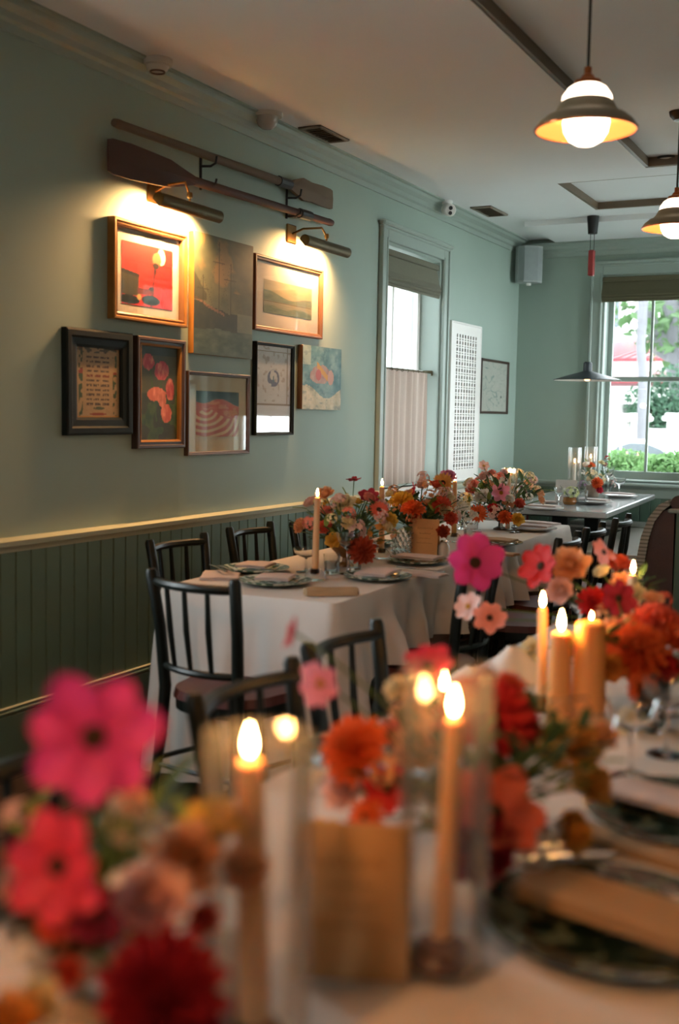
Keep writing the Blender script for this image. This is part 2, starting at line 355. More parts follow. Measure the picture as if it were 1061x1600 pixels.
for k in range(9):
    obj('curtain_ring', M().lathe([(.009+.002*math.cos(t*PI/3), .002*math.sin(t*PI/3)) for t in range(6)], 12, closed=True).xf(Matrix.Translation((-.045, W1[0]+.05+k*.09, 1.72)) @ Matrix.Rotation(PI/2, 4, 'X')), r, mats=DBRASS)
# ------------------------------------------------------------------ pictures on the left wall
def hsh(i, j, s=0):
    x = math.sin(i*127.1+j*311.7+s*74.7)*43758.5453; return x-math.floor(x)
def noise(x, y, s=0):
    i, j = math.floor(x), math.floor(y); u, v = x-i, y-j; u = u*u*(3-2*u); v = v*v*(3-2*v)
    return lerp(lerp(hsh(i, j, s), hsh(i+1, j, s), u), lerp(hsh(i, j+1, s), hsh(i+1, j+1, s), u), v)
def fbm(x, y, s=0): return .55*noise(x, y, s)+.3*noise(x*2.1, y*2.1, s+1)+.15*noise(x*4.3, y*4.3, s+2)
def mixc(a, b, t):
    t = max(0, min(1, t)); return tuple(x+(y-x)*t for x, y in zip(a, b))
def ell(u, v, cu, cv, ru, rv): return ((u-cu)/ru)**2+((v-cv)/rv)**2 < 1
def hexc(h): return tuple(int(h[i:i+2], 16)/255 for i in (0, 2, 4))
def art_mesh(name, w_, h_, fn, nu, nv, frame):
    """flat print: a fine grid of coloured cells. frame(u,v) -> point, u,v in metres from the centre"""
    me = bpy.data.meshes.new(name)
    vs = [frame((i/nu-.5)*w_, (j/nv-.5)*h_) for j in range(nv+1) for i in range(nu+1)]
    fs = [(j*(nu+1)+i, j*(nu+1)+i+1, (j+1)*(nu+1)+i+1, (j+1)*(nu+1)+i) for j in range(nv) for i in range(nu)]
    me.from_pydata(vs, [], fs); ca = me.color_attributes.new('print', 'FLOAT_COLOR', 'CORNER'); buf = []
    for j in range(nv):
        for i in range(nu): buf += list(srgb(fn((i+.5)/nu, (j+.5)/nv)))*4
    ca.data.foreach_set('color', buf); me.materials.append(paint_mat()); return me
def a_red(u, v):
    c = mixc((.84, .10, .09), (.90, .17, .13), fbm(u*5, v*5))
    if abs(v-.80+.10*u) < .012 and u > .76: c = (.55, .06, .06)
    sh = .66-.10*abs(u-.72)*4
    if v < sh and .56+.10*(v-.3) < u < .98-.25*max(0, v-.4): c = mixc((.66, .07, .07), (.86, .14, .11), fbm(u*9, v*6, 3))
    if v < sh and abs(u-.60-.12*(v-.3)) < .02: c = (.36, .05, .06)
    if u < .33 and .16 < v < .55-.15*u: c = mixc((.22, .2, .13), (.33, .3, .18), fbm(u*20, v*14))
    if u < .34 and .50-.15*u < v < .56-.15*u: c = (.06, .08, .07)
    if ell(u, v, .14, .08, .2, .075) or ell(u, v, .56, .11, .18, .08): c = (.06, .08, .08)
    if abs(v-(.27+.10*math.sin(u*6+2.2)*.3)) < .05 and .3 < u < .62: c = mixc((.30, .07, .08), (.62, .22, .14), fbm(u*15, v*15, 4))
    if ell(u, v, .57, .3, .055, .035): c = (.1, .06, .06)
    if ell(u, v, .33, .14, .045, .05): c = (.8, .72, .45)
    if ell(u, v, .68, .80, .09, .115): c = (.70, .42, .26)
    if ell(u, v, .655, .69, .065, .05): c = (.12, .09, .08)
    if ell(u, v, .645, .60, .03, .06): c = (.2, .06, .06)
    if ell(u, v, .765, .85, .085, .135) and not ell(u, v, .665, .79, .095, .13): c = (.93, .86, .72)
    return c
def a_ship(u, v):
    n = fbm(u*6, v*9, 3); c = mixc((.23, .27, .21), (.36, .36, .26), n*1.3-.2+v*.15)
    k = fbm(u*4, v*6, 9)
    if v > .55 and k > .47: c = mixc(c, (.52, .40, .24), .7*min(1, (k-.47)*8))
    if v < .36: c = mixc((.18, .25, .21), (.32, .36, .29), fbm(u*9, v*26, 5)*1.3-.25)
    if u > .72 and .22 < v < .38: c = mixc(c, (.42, .42, .34), .7)
    hull = .31+.13*max(0, .6-u)+.02*noise(u*9, 3, 2)
    if u < .72 and .20+.04*noise(u*8, 1, 6) < v < hull+.05: c = mixc((.10, .15, .13), (.19, .21, .16), fbm(u*14, v*18, 8))
    if u < .5 and abs(v-hull-.05+.1*(u-.2)) < .012: c = mixc(c, (.48, .33, .24), .7)
    for mu, top in ((.14, .66), (.40, .96), (.60, .80)):
        if abs(u-mu-.01*noise(v*9, mu*20)) < .007 and .36 < v < top: c = mixc(c, (.15, .16, .12), .75)
        if .40 < v < top and abs(u-mu) < .17 and abs((v-.4)-(top-.4)*(1-abs(u-mu)/.17)) < .005: c = mixc(c, (.16, .17, .13), .45)
        if abs(v-top*.82) < .006 and abs(u-mu) < .10: c = mixc(c, (.16, .16, .12), .55)
    if u < .2 and .45 < v < .68-.9*u: c = mixc(c, (.16, .17, .12), .6)
    return c
def a_land(u, v):
    c = mixc((.62, .58, .47), (.74, .68, .55), fbm(u*3, v*8))
    if v < .62+.08*math.sin(u*7+1)-.1*u: c = mixc((.33, .42, .39), (.55, .56, .47), fbm(u*8, v*15, 2))
    if v < .38: c = mixc((.66, .60, .50), (.50, .53, .46), fbm(u*4, v*40, 4))
    if v < .2+.05*math.sin(u*11): c = mixc((.34, .43, .38), (.58, .57, .46), fbm(u*10, v*22, 6))
    if abs(v-.36) < .012: c = (.40, .36, .30)
    return c
def a_samp(u, v):
    c = mixc((.58, .48, .34), (.66, .55, .39), fbm(u*20, v*30))
    r = (v-.16)/.068; k = int(r)
    if 0 <= k < 11 and .24 < u < .76 and .25 < r-k < .68:
        words = [(0, .3, .36, .62, .70, 1), (0, .22, .3, .55, .62, 1), (0, .35, .42, .6, .7, .97)][k % 3]; q = (u-.24)/.52
        if any(a < q < b for a, b in zip(words[::2], words[1::2])) and noise(u*60, v*60, k) > .28: c = (.27, .22, .17) if k not in (6,) else (.42, .2, .14)
    for cu in (.11, .89):
        if abs(u-cu) < .05 and noise(u*24, v*16, 3) > .55: c = (.20, .29, .18) if noise(v*9, 1, 8) > .35 else (.5, .2, .16)
    if v > .93 and noise(u*18, v*30, 5) > .55: c = (.3, .28, .2)
    if ell(u, v, .52, .13, .13, .022) and noise(u*30, v*30) > .35: c = (.25, .3, .2)
    if ell(u, v, .5, .045, .2, .018): c = (.5, .2, .12)
    if v < .02: c = (.68, .48, .2)
    return c
def a_floral(u, v):
    c = mixc((.15, .19, .15), (.25, .28, .20), fbm(u*6, v*9, 2))
    if v > .5: c = mixc(c, (.36, .36, .25), .7*fbm(u*3, v*5, 7)+.15)
    if v > .90: c = mixc(c, (.16, .24, .22), .8)
    for a, b, d in ((.28, .78, .3), (.56, .68, .1), (.75, .5, -.05), (.62, .4, .1)):
        if abs(u-a-d*(b-v)) < .016 and .2 < v < b: c = (.24, .34, .18)
    if v < .55 and noise(u*7, v*9, 12) > .6: c = mixc((.15, .26, .18), (.28, .36, .20), noise(u*20, v*20, 3))
    for cu, cv, ru, rv, col in ((.24, .83, .15, .085, (.72, .26, .28)), (.58, .74, .18, .10, (.70, .24, .27)), (.80, .55, .11, .12, (.60, .24, .27)), (.46, .49, .24, .075, (.72, .38, .28)), (.70, .29, .14, .10, (.72, .34, .27)), (.60, .43, .1, .08, (.70, .38, .28))):
        w = ((u-cu)/ru)**2+((v-cv)/rv)**2+.7*(fbm(u*16, v*16, 5)-.5)
        if w < 1: c = mixc(col, (.88, .56, .46), max(0, fbm(u*18, v*14, 5)-.38)*2.4*(1-.4*w))
    return c
def a_tiger(u, v):
    cream = (.86, .72, .52)
    top = .80-.12*abs(u-.38)-.05*math.sin(u*8)
    if v > top: return (.10, .24, .25) if v < .985 else cream
    red = mixc((.68, .22, .12), (.80, .36, .20), fbm(u*7, v*9, 4))
    if v > .50+.1*math.sin(u*6): 
        return mixc(red, cream, .5) if fbm(u*9, v*12, 3) > .62 else red
    du, dv = u-.25, v-.62; a = math.hypot(du*1.1, dv); s = math.sin(a*52+3.0*math.sin(u*5)+2*noise(u*4, v*4, 2))
    return red if s > -.15 else cream
def a_tall(u, v):
    c = mixc((.90, .86, .84), (.94, .90, .88), fbm(u*5, v*8))
    if v < .32: c = (.95, .93, .93)  # lighter foot imitates a window reflected in the glazing
    if .315 < v < .33: c = (.68, .60, .54)
    if (abs(u-.9) < .012 or abs(v-.94) < .006) and v > .33: c = (.74, .66, .60)
    if v > .35 and noise(u*14, v*30, 3) > .8: c = mixc(c, (.72, .62, .55), .5)
    if ell(u, v, .5, .63, .17, .10) and not ell(u, v, .5, .655, .10, .05) and noise(u*20, v*20, 4) > .38: c = (.50, .50, .60)
    if abs(u-.5) < .015 and .58 < v < .66: c = (.45, .55, .6)
    return c
def a_fish(u, v):
    c = mixc((.24, .42, .45), (.48, .60, .60), fbm(u*5, v*6, 8)*1.4-.2)
    if v < .28+.1*math.sin(u*6+1): c = mixc((.62, .60, .50), (.80, .75, .64), fbm(u*9, v*9, 2)*1.4-.2)
    if u < .2 and v > .7: c = mixc(c, (.66, .68, .60), .7)
    c = mixc(c, (.70, .74, .68), .8*max(0, fbm(u*16, v*16, 11)-.5)); c = mixc(c, (.16, .30, .36), 1.2*max(0, fbm(u*13, v*19, 21)-.55))
    if ell(u+.05*(fbm(u*9, v*9, 4)-.5)*4, v, .46, .56, .24, .15): c = mixc((.55, .40, .40), (.66, .58, .52), fbm(u*12, v*12, 6))
    if abs((v-.56)-(u-.35)*-.75-.16) < .05 and .36 < u < .64: c = (.72, .53, .24)
    if ell(u, v, .40, .55, .07, .09): c = (.66, .34, .33)
    if ell(u, v, .72, .52, .08, .12): c = (.70, .55, .50)
    return c
def a_map(u, v):
    c = mixc((.80, .80, .76), (.84, .84, .80), fbm(u*4, v*6))
    if noise(u*40, v*60, 3) > .82 and fbm(u*4, v*4, 5) > .42: c = (.64, .68, .66)
    if abs(fbm(u*3, v*4, 9)-.5) < .012: c = (.60, .66, .64)
    if ell(u, v, .78, .3, .03, .03): c = (.4, .42, .42)
    return c
def picture(label, rect, fw, fmats, art, mt=0, matcol=None, t=.03, res=(70, 90), glazed=True, roll=0, artrect=None, name='framed_picture', cat='picture'):
    y0, y1, z0, z1 = rect; W_, H_ = y1-y0, z1-z0; r = thing(name, label, cat, (.001, (y0+y1)/2, (z0+z1)/2)); r.rotation_euler = (roll, 0, 0)
    def ring(loops, mi):
        mm = M(); P = []
        for ins, x in loops: P += [(x, -W_/2+ins, -H_/2+ins), (x, W_/2-ins, -H_/2+ins), (x, W_/2-ins, H_/2-ins), (x, -W_/2+ins, H_/2-ins)]
        F = [(k*4+i, k*4+(i+1) % 4, k*4+4+(i+1) % 4, k*4+4+i) for k in range(len(loops)-1) for i in range(4)]
        return mm.add(P, F, mi)
    if fw:
        obj('frame', ring([(0, 0), (0, t*.9), (fw*.12, t), (fw*.4, t), (fw*.5, t*.82), (fw*.85, t*.76), (fw, t*.6), (fw, .004)], 0), r, mats=fmats[0])
        if len(fmats) > 1: obj('inner_fillet', ring([(fw*.8, t*.8), (fw*.84, t*.86), (fw*1.08, t*.72), (fw*1.1, .006)], 0), r, mats=fmats[1])
    else:
        obj('stretcher', M().cbox(0, -W_/2, -H_/2, t-.002, W_/2, H_/2, .003), r, mats=fmats[0])
    d = .010 if fw else t-.001
    if mt:
        obj('mat_board', M().box(.004, -W_/2+fw*.9, -H_/2+fw*.9, d-.001, W_/2-fw*.9, H_/2-fw*.9), r, mats=mat('mat_'+matcol, matcol, .85, var=.02))
    if artrect: u0, u1, v0, v1 = artrect
    else:
        k = fw+mt; u0, u1, v0, v1 = k/W_, 1-k/W_, k/H_, 1-k/H_
    aw, ah = (u1-u0)*W_, (v1-v0)*H_; uc, vc = ((u0+u1)/2-.5)*W_, ((v0+v1)/2-.5)*H_
    obj('print', art_mesh('print', aw, ah, art, res[0], res[1], lambda u, v: (d+.0006, uc+u, vc+v)), r)
    if glazed: obj('glazing', M().box(d+.003, -W_/2+fw*.95, -H_/2+fw*.95, d+.005, W_/2-fw*.95, H_/2-fw*.95), r, mats=PGL)
    return r
GOLD = mat('gilded frame wood', '9a6a32', .35, .35, var=.2); DKF = mat('dark walnut frame', '3d2a1e', .4, var=.2); BKF = mat('black green frame', '0d1714', .6, var=.15, spec=.25); BRF = mat('brown frame wood', '6e4a2c', .45, var=.2)
picture('gilt framed photograph of a seated figure in white cap on red ground', (3.83, 4.37, 1.797, 2.226), .030, (GOLD, BRF), a_red, .06, 'e4dac8', t=.04, res=(80, 90), artrect=(.155, .845, .17, .80))
picture('unframed dark oil painting of a sailing ship with gold strip down its edge', (4.425, 4.95, 1.683, 2.255), 0, (GOLD,), a_ship, t=.035, res=(80, 100), glazed=False, name='canvas_painting', cat='painting')
picture('wide landscape print with cream mat in thin brown frame, under the second picture lamp', (4.985, 5.73, 1.838, 2.228), .026, (BRF,), a_land, .1, 'eadccd', t=.03, artrect=(.15, .86, .26, .70))
picture('cross-stitched verse sampler in a wide black frame, leftmost of the picture wall', (3.54, 3.972, 1.30, 1.74), .075, (BKF,), a_samp, 0, None, t=.03, res=(84, 110), roll=.006, glazed=False)
picture('tall painting of coral tulips on dark green in a carved gilt frame', (3.998, 4.366, 1.236, 1.737), .036, (DKF, GOLD), a_floral, 0, None, t=.035, res=(60, 90), glazed=False)
picture('orange and cream striped animal print on cream paper in thin brown frame', (4.40, 4.955, 1.196, 1.60), .018, (DKF,), a_tiger, .08, 'e0c7a2', t=.025, res=(90, 90), artrect=(.15, .84, .22, .78))
picture('tall pale certificate with small blue crest in a thin black frame', (5.01, 5.411, 1.29, 1.78), .016, (BKF,), a_tall, 0, None, t=.028, res=(60, 90))
picture('small unframed blue and yellow fish painting with rocks below', (5.488, 5.958, 1.434, 1.793), 0, (BRF,), a_fish, t=.035, res=(70, 70), glazed=False, name='canvas_painting', cat='painting')
picture('pale map in a thin dark frame beside the white cane panel', (8.42, 9.083, 1.44, 1.877), .020, (DKF,), a_map, 0, None, t=.025, res=(60, 80))

# perforated cane panel leaning proud of the wall
y0, y1, z0, z1 = 7.755, 8.375, .93, 2.105
r = thing('cane_panel', 'tall white perforated cane lattice panel beside the side window', 'panel', (.002, y0, z0))
m = M(); nc, nr = 8, 20; W_, H_ = y1-y0, z1-z0
ys = [0, .07]; pw = (W_-.14)/(nc*2+1)
zs = [0, .075]; ph = (H_-.15)/nr
xs_y = [0, .07]+[.07+pw*(k+1) for k in range(nc*2)]+[W_-.07, W_]
zr = [0, .075]
for k in range(nr): zr += [.075+ph*(k+.12), .075+ph*(k+.28), .075+ph*(k+.46), .075+ph*(k+.94)]
zr += [H_-.075, H_]
P = {}
def vid(i, j, x):
    if (i, j, x) not in P: P[(i, j, x)] = len(m.v); m.v.append((x, xs_y[i], zr[j]))
    return P[(i, j, x)]
def solid(i, j):
    if not (0 <= i < len(xs_y)-1 and 0 <= j < len(zr)-1): return None
    hole = 2 <= i < 2+nc*2 and (i % 2 == 0) and 2 <= j < 2+nr*4 and ((j-2) % 4 in (0, 2))
    return not hole
for j in range(len(zr)-1):
    for i in range(len(xs_y)-1):
        if solid(i, j):
            m.f.append(tuple(vid(a, b, .022) for a, b in ((i, j), (i+1, j), (i+1, j+1), (i, j+1)))); m.mi.append(0)
            for (a, b), (p, q) in (((i-1, j), ((i, j), (i, j+1))), ((i+1, j), ((i+1, j), (i+1, j+1))), ((i, j-1), ((i, j), (i+1, j))), ((i, j+1), ((i, j+1), (i+1, j+1)))):
                if not solid(a, b): m.f.append((vid(*p, .022), vid(*q, .022), vid(*q, .008), vid(*p, .008))); m.mi.append(0)
obj('lattice', m, r, mats=WHITE)
obj('backing', M().box(.002, .01, .01, .008, W_-.01, H_-.01), r, mats=mat('dark sheet for hole shade', '3d4143', .9))  # dark sheet added to stand for the shade inside the holes
m = M()
for b in ((0, -.012, -.012, .026, .004, H_+.012), (0, W_-.004, -.012, .026, W_+.012, H_+.012), (0, 0, -.012, .026, W_, .004), (0, 0, H_-.004, .026, W_, H_+.012)): m.cbox(*b)
obj('frame', m, r, mats=WHITE)

# picture lamps
def picture_lamp(label, yp, zp, ya, yb, zb):
    r = thing('picture_lamp', label, 'lamp', (0, yp, zp))
    obj('backplate', M().cbox(.001, -.05, -.05, .012, .05, .05, .006), r, mats=BRASS)
    ym = (ya+yb)/2-yp; dz = zb-zp
    obj('arm', M().tube([(.012, 0, .0), (.06, ym*.2, .03), (.13, ym*.75, .045), (.14, ym, dz+.045), (.14, ym, dz+.02)], .006, 8).lathe([(0, -.014), (.012, -.012), (.014, 0), (.012, .012), (0, .014)], 10, (.14, ym, dz+.045)), r, mats=BRASS, smooth=True)
    a = M(); n = 14; L_ = yb-ya
    P = []
    for e in (0, 1):
        for rr in (.030, .027):
            for k in range(n+1):
                an = math.radians(-85+255*k/n); P.append((.14+rr*math.cos(an), ya-yp+e*L_, dz-.012+rr*math.sin(an)))
    q = n+1; F = []
    for k in range(n): F += [(k, k+1, 2*q+k+1, 2*q+k), (q+k+1, q+k, 3*q+k, 3*q+k+1), (k, q+k, q+k+1, k+1), (2*q+k, 2*q+k+1, 3*q+k+1, 3*q+k)]
    F += [tuple(range(q)), tuple(range(3*q-1, 2*q-1, -1))]
    a.add(P, F); obj('hood', a, r, mats=DBRASS, smooth=True)
    obj('bulb', M().tube([(.136, ya-yp+.03, dz-.010), (.136, yb-yp-.03, dz-.010)], .009, 8), r, mats=glow('lamp tube', 'ffc27a', 5))
    ld = bpy.data.lights.new('picture_lamp_light', 'AREA'); ld.shape = 'RECTANGLE'; ld.size = L_*.8; ld.size_y = .02; ld.energy = PLAMP; ld.color = (1, .52, .21); ld.spread = math.radians(150)
    lo = bpy.data.objects.new('picture_lamp_light', ld); COL.objects.link(lo); lo.parent = r; lo.location = (.118, (ya+yb)/2-yp, dz-.034)
    lo.rotation_euler = Matrix(((0, .55, -.0), (1, 0, 0), (0, 0, 1))).to_euler()
    d = Vector((-.72, -.12, -.70)).normalized(); xax = Vector((0, 1, 0)); zax = -d; xax = (xax-zax*xax.dot(zax)).normalized(); yax = zax.cross(xax)
    lo.rotation_euler = Matrix((xax, yax, zax)).transposed().to_euler()
PLAMP = 10.0
picture_lamp('brass picture lamp above the red photograph', 4.15, 2.385, 4.0, 4.47, 2.33)
PLAMP = 6.5
picture_lamp('brass picture lamp above the landscape print', 5.39, 2.385, 5.30, 5.80, 2.345)

# two oars on hooks
OARW = mat('weathered oar wood', '6b5a48', .75, var=.3, scale=12, stretch=(1, .2, 1)); OARD = mat('dark red brown oar wood', '4a2f26', .7, var=.3, scale=10, stretch=(1, .2, 1))
def oar(label, mat_, tip, butt, blade_len, bw, up):
    """shaft from butt to blade tip along y on the wall"""
    r = thing('oar', label, 'oar', butt); a = Vector(tip)-Vector(butt); L_ = a.length; d = a.normalized(); zup = Vector((1, 0, 0)).cross(d); zup = zup if zup.z > 0 else -zup
    obj('shaft', M().tube([d*0, d*.03, d*.06, d*(L_-blade_len-.02), d*(L_-blade_len+.1)], [.017, .021, .019, .022, .017], 10), r, mats=mat_, smooth=True)
    m = M(); prof = [(0, .02), (.12, .035), (.3, .06), (.5, bw*.9), (.75, bw), (.95, bw*.97), (1, bw*.86)]
    P = []; F = []
    for t_, h in prof:
        c = d*(L_-blade_len+t_*blade_len); th = .016*(1-t_)+.006
        for x, k in ((th, 0), (th*.5, 1), (-th*.5, 1), (-th, 0), (-th*.5, -1), (th*.5, -1)): P.append(c+Vector((x, 0, 0))+zup*(h*k))
    for i in range(len(prof)-1):
        for k in range(6): F.append((i*6+k, i*6+(k+1) % 6, i*6+6+(k+1) % 6, i*6+6+k))
    F += [tuple(range(5, -1, -1)), tuple(range(len(P)-6, len(P)))]
    obj('blade', m.add(P, F), r, mats=mat_); obj('collar', M().tube([d*(L_*up-.06), d*(L_*up+.06)], .027, 10), r, mats=BLACKM); return r
oar('pale weathered oar with its blade to the right, upper of the two', OARW, (.06, 5.76, 2.63), (.06, 3.80, 2.60), .50, .058, .72)
oar('dark reddish oar with its broad blade to the left, lower of the two', OARD, (.06, 3.76, 2.46), (.06, 5.76, 2.50), .62, .075, .16)
for y_, z_, lb in ((4.52, 2.602, 'black iron wall hook holding both oars, nearer the dark blade'), (5.34, 2.600, 'black iron wall hook under the pale oar, farther one')):
    r = thing('oar_hook', lb, 'hook', (0, y_, z_))
    obj('bracket', M().tube([(.002, 0, .05), (.002, 0, -.14)], .008, 6), r, mats=BLACKM)
    obj('hook', M().tube([(.004, 0, -.03), (.06, 0, -.034), (.088, 0, -.022), (.094, 0, .01)], .006, 6).tube([(.004, 0, -.128), (.06, 0, -.132), (.088, 0, -.118), (.094, 0, -.095)], .006, 6), r, mats=BLACKM)

# speaker in the corner
r = thing('speaker', 'grey white loudspeaker mounted high in the room corner', 'speaker', (.14, 9.17, 2.54))
m = M(); m.prism([(-.115, -.02), (-.105, .04), (-.06, .075), (.06, .075), (.105, .04), (.115, -.02), (.07, -.07), (-.07, -.07)], lambda u, v, w_: (u*.85+v*.5, u*.5-v*.87, w_), .30)
obj('cabinet', m, r, mats=mat('grey speaker plastic', 'a9b0b0', .6))
m = M(); m.prism([(-.10, .045), (-.058, .081), (.058, .081), (.10, .045), (.055, .072), (-.055, .072)], lambda u, v, w_: (u*.85+v*.5, u*.5-v*.87, .015+w_), .27)
obj('grille', m, r, mats=mat('grey speaker mesh', '9aa3a4', .8, bump=.4, bscale=400))
obj('bracket', M().cbox(-.02, .03, .12, .02, .17, .16).tube([(.0, .0, -.02), (0, 0, .01)], .02, 10).xf(Matrix.Identity(4)), r, mats=WHITE)

# ------------------------------------------------------------------ ceiling fittings
SMW = mat('aged white plastic', 'cfc8bc', .5, var=.04)
p = on(246, 93, 2, ZC); r = thing('smoke_detector', 'round white smoke alarm on ceiling edge nearest the camera', 'smoke alarm', (p.x, p.y, ZC))
obj('body', M().lathe([(0, -.05), (.035, -.05), (.045, -.042), (.05, -.03), (.062, -.026), (.066, -.012), (.066, 0), (0, 0)], 28), r, mats=SMW, smooth=True)
obj('led_ring', M().lathe([(.028, -.056), (.034, -.056), (.034, -.049), (.028, -.049)], 20, closed=True), r, mats=mat('brown plastic', '6b4c38', .4))
p = on(411, 178, 2, ZC); r = thing('dome_detector', 'white domed ceiling sensor beside the square vent', 'sensor', (max(p.x, .09), p.y, ZC))
obj('base', M().lathe([(0, -.018), (.075, -.018), (.08, -.01), (.08, 0), (0, 0)], 28), r, mats=SMW, smooth=True)
obj('dome', M().lathe([(0, -.08), (.025, -.077), (.045, -.062), (.055, -.04), (.058, -.017), (0, -.017)], 28), r, mats=mat('grey dome plastic', 'b9afa6', .2), smooth=True)
def vent(label, x0, y0, x1, y1, n):
    r = thing('ceiling_vent', label, 'vent', ((x0+x1)/2, (y0+y1)/2, ZC)); a, b = (x1-x0)/2, (y1-y0)/2
    obj('backing', M().box(-a, -b, -.004, a, b, -.0005), r, mats=mat('vent dark', '4a453c', .9))
    m = M()
    for q in ((-a, -b, a, -b+.02), (-a, b-.02, a, b), (-a, -b, -a+.02, b), (a-.02, -b, a, b)): m.cbox(q[0], q[1], -.012, q[2], q[3], -.001, .003)
    VM = mat('dull vent metal', '8d8474', .5, var=.05); obj('frame', m, r, mats=VM); k0 = None
    for k in range(n):
        y_ = lerp(-b+.03, b-.03, k/(n-1)); mm = M().box(-a+.018, -.008, -.001, a-.018, .008, .001); mm.xf(Matrix.Rotation(.6, 4, 'X'))
        k0 = k0 or mm.mesh('slat', VM); obj('slat', k0, r, (0, y_, -.008))
vent('square brown grey ceiling vent beside the domed sensor', .10, 5.28, .235, 5.62, 9)
vent('square grey ceiling vent beyond the security camera', .15, 7.72, .31, 8.10, 9)
r = thing('security_camera', 'small white security camera on the crown moulding', 'camera', (.07, 7.45, ZC))
obj('mount', M().lathe([(0, -.03), (.04, -.03), (.05, -.012), (.05, 0), (0, 0)], 20), r, mats=WHITE, smooth=True)
hd = Matrix.Translation((.045, -.05, -.072)) @ Vector((.6, -.75, -.25)).to_track_quat('Z', 'Y').to_matrix().to_4x4()
b = obj('head', M().lathe([(0, -.07), (.03, -.066), (.042, -.045), (.044, .035), (.036, .045), (0, .046)], 24).xf(hd), r, mats=WHITE, smooth=True)
obj('lens', M().lathe([(0, .0465), (.014, .0465), (.014, .044)], 16, (0, .016, .003)).lathe([(0, .0465), (.013, .0465), (.013, .044)], 16, (0, -.018, .003)).xf(hd), b, mats=BLACKM)
p = on(1043, 246, 2, ZC-.005); r = thing('ceiling_downlight', 'small round white ceiling disc light inside the brown coffer', 'light', (p.x, p.y, ZC-.005))
obj('rim', M().lathe([(.058, -.012), (.064, -.012), (.066, 0), (.056, 0)], 28, closed=True), r, mats=BLACKM, smooth=True)
obj('lens', M().lathe([(0, -.02), (.04, -.018), (.057, -.010), (.057, -.001), (0, -.001)], 28), r, mats=WHITE, smooth=True)

# glass globe pendants with brown metal skirts
OLV = mat('brown enamel shade', '8b7e66', .5, 0, var=.05); INN = mat('orange shade lining', 'dd9450', .6, var=.02)
GLOBE = glow('lit opal globe', 'ffdcb8', 4.2); DOMEM = glow('lit glass dome', 'ffe0c0', 1.5); CORD = mat('black woven cord', '2a2a28', .8)
def pendant(label, P, ceil_z, GLOBE=GLOBE):
    r = thing('globe_pendant', label, 'pendant lamp', P)
    R_ = .162
    obj('globe', M().lathe([(0, -.062), (.03, -.058), (.055, -.043), (.070, -.018), (.075, .01), (.074, .035), (.072, .06)], 32), r, mats=GLOBE, smooth=True)
    obj('glass_dome', M().lathe([(.082, .072), (.078, .095), (.062, .118), (.04, .132), (.02, .138), (0, .139)], 32), r, mats=DOMEM, smooth=True)
    s = obj('skirt', M().lathe([(R_, -.012), (R_+.002, -.008), (.15, .012), (.128, .03), (.112, .036), (.098, .05), (.085, .074), (.080, .078)], 40), r, mats=OLV, smooth=True)
    obj('skirt_lining', M().lathe([(R_-.001, -.012), (.147, .009), (.125, .026), (.109, .032), (.095, .046), (.079, .072)], 40), s, mats=INN, smooth=True)
    obj('rim', M().lathe([(R_-.003, -.014), (R_+.003, -.014), (R_+.004, -.009), (R_-.002, -.008)], 40, closed=True), s, mats=mat('copper rim', 'c26a35', .3, .6))
    obj('cap', M().lathe([(.045, .128), (.042, .142), (.025, .148), (.02, .158), (.012, .165), (.012, .185), (0, .187)], 24), r, mats=mat('copper cap', 'a8623a', .3, .9), smooth=True)
    top = ceil_z-P[2]
    obj('cord', M().tube([(0, 0, .18), (0, 0, top-.02)], .005, 8), r, mats=CORD)
    obj('ceiling_rose', M().lathe([(0, top-.045), (.03, top-.042), (.05, top-.02), (.055, top-.001), (0, top-.001)], 24), r, mats=mat('dark bronze rose', '3a2f26', .3, .8), smooth=True)
PEND = [(2.10, 3.64, 2.345), (1.99, 5.74, 2.365), (2.22, 1.54, 2.345), (2.33, -.56, 2.345), (2.44, -2.66, 2.345)]
pendant('brown skirted globe pendant lamp, whole one nearest the camera', PEND[0], ZC-.005)
pendant('brown skirted globe pendant lamp half cut by the picture edge', PEND[1], ZC-.005)
pendant('added globe pendant lamp out of view, warming the near table', PEND[2], ZC-.005)  # out-of-view lamp, added for amber light on the near table
pendant('added globe pendant lamp behind the camera, brightened to warm the foreground', PEND[3], ZC-.005, glow('overbright fill globe', 'ffb46e', 85.0))  # unseen lamp, added far brighter than the others to fill the foreground
pendant('added globe pendant lamp farthest behind the camera, for more warm light', PEND[4], ZC-.005, GLOBE)  # another unseen lamp, added to extend the warm fill
# black rise and fall lamp
r = thing('rise_and_fall_lamp', 'flat black cone pendant with red counterweight over the far table', 'pendant lamp', (.872, 8.40, 1.70))
obj('shade', M().lathe([(.25, .0), (.251, .005), (.14, .04), (.05, .065), (.034, .07), (.032, .13), (.022, .14), (.0, .142)], 44), r, mats=mat('blue black enamel', '2b343a', .4, var=.05), smooth=True)
obj('shade_lining', M().lathe([(.248, .001), (.14, .035), (.05, .06), (0, .062)], 44), r, mats=WHITE, smooth=True)
obj('bulb', M().lathe([(0, -.004), (.018, 0), (.026, .02), (.02, .045), (0, .06)], 18), r, mats=glow('small warm bulb', 'ffb47a', 2.0), smooth=True)
dz = ZC-1.70
obj('canopy', M().lathe([(0, dz-.13), (.034, dz-.13), (.045, dz-.001), (0, dz-.001)], 24), r, mats=BLACKM, smooth=True)
cwt = obj('counterweight', M().cbox(-.022, -.022, .78, .022, .022, .97, .006), r, mats=mat('red counterweight', '9c3230', .4))
for x in (-.014, .014): obj('cord', M().tube([(x, 0, .96), (x, 0, dz-.12)], .0025, 6), r, mats=CORD)
obj('cord', M().tube([(.0, .0, .13), (.0, 0, .79)], .0015, 6), r, mats=CORD)
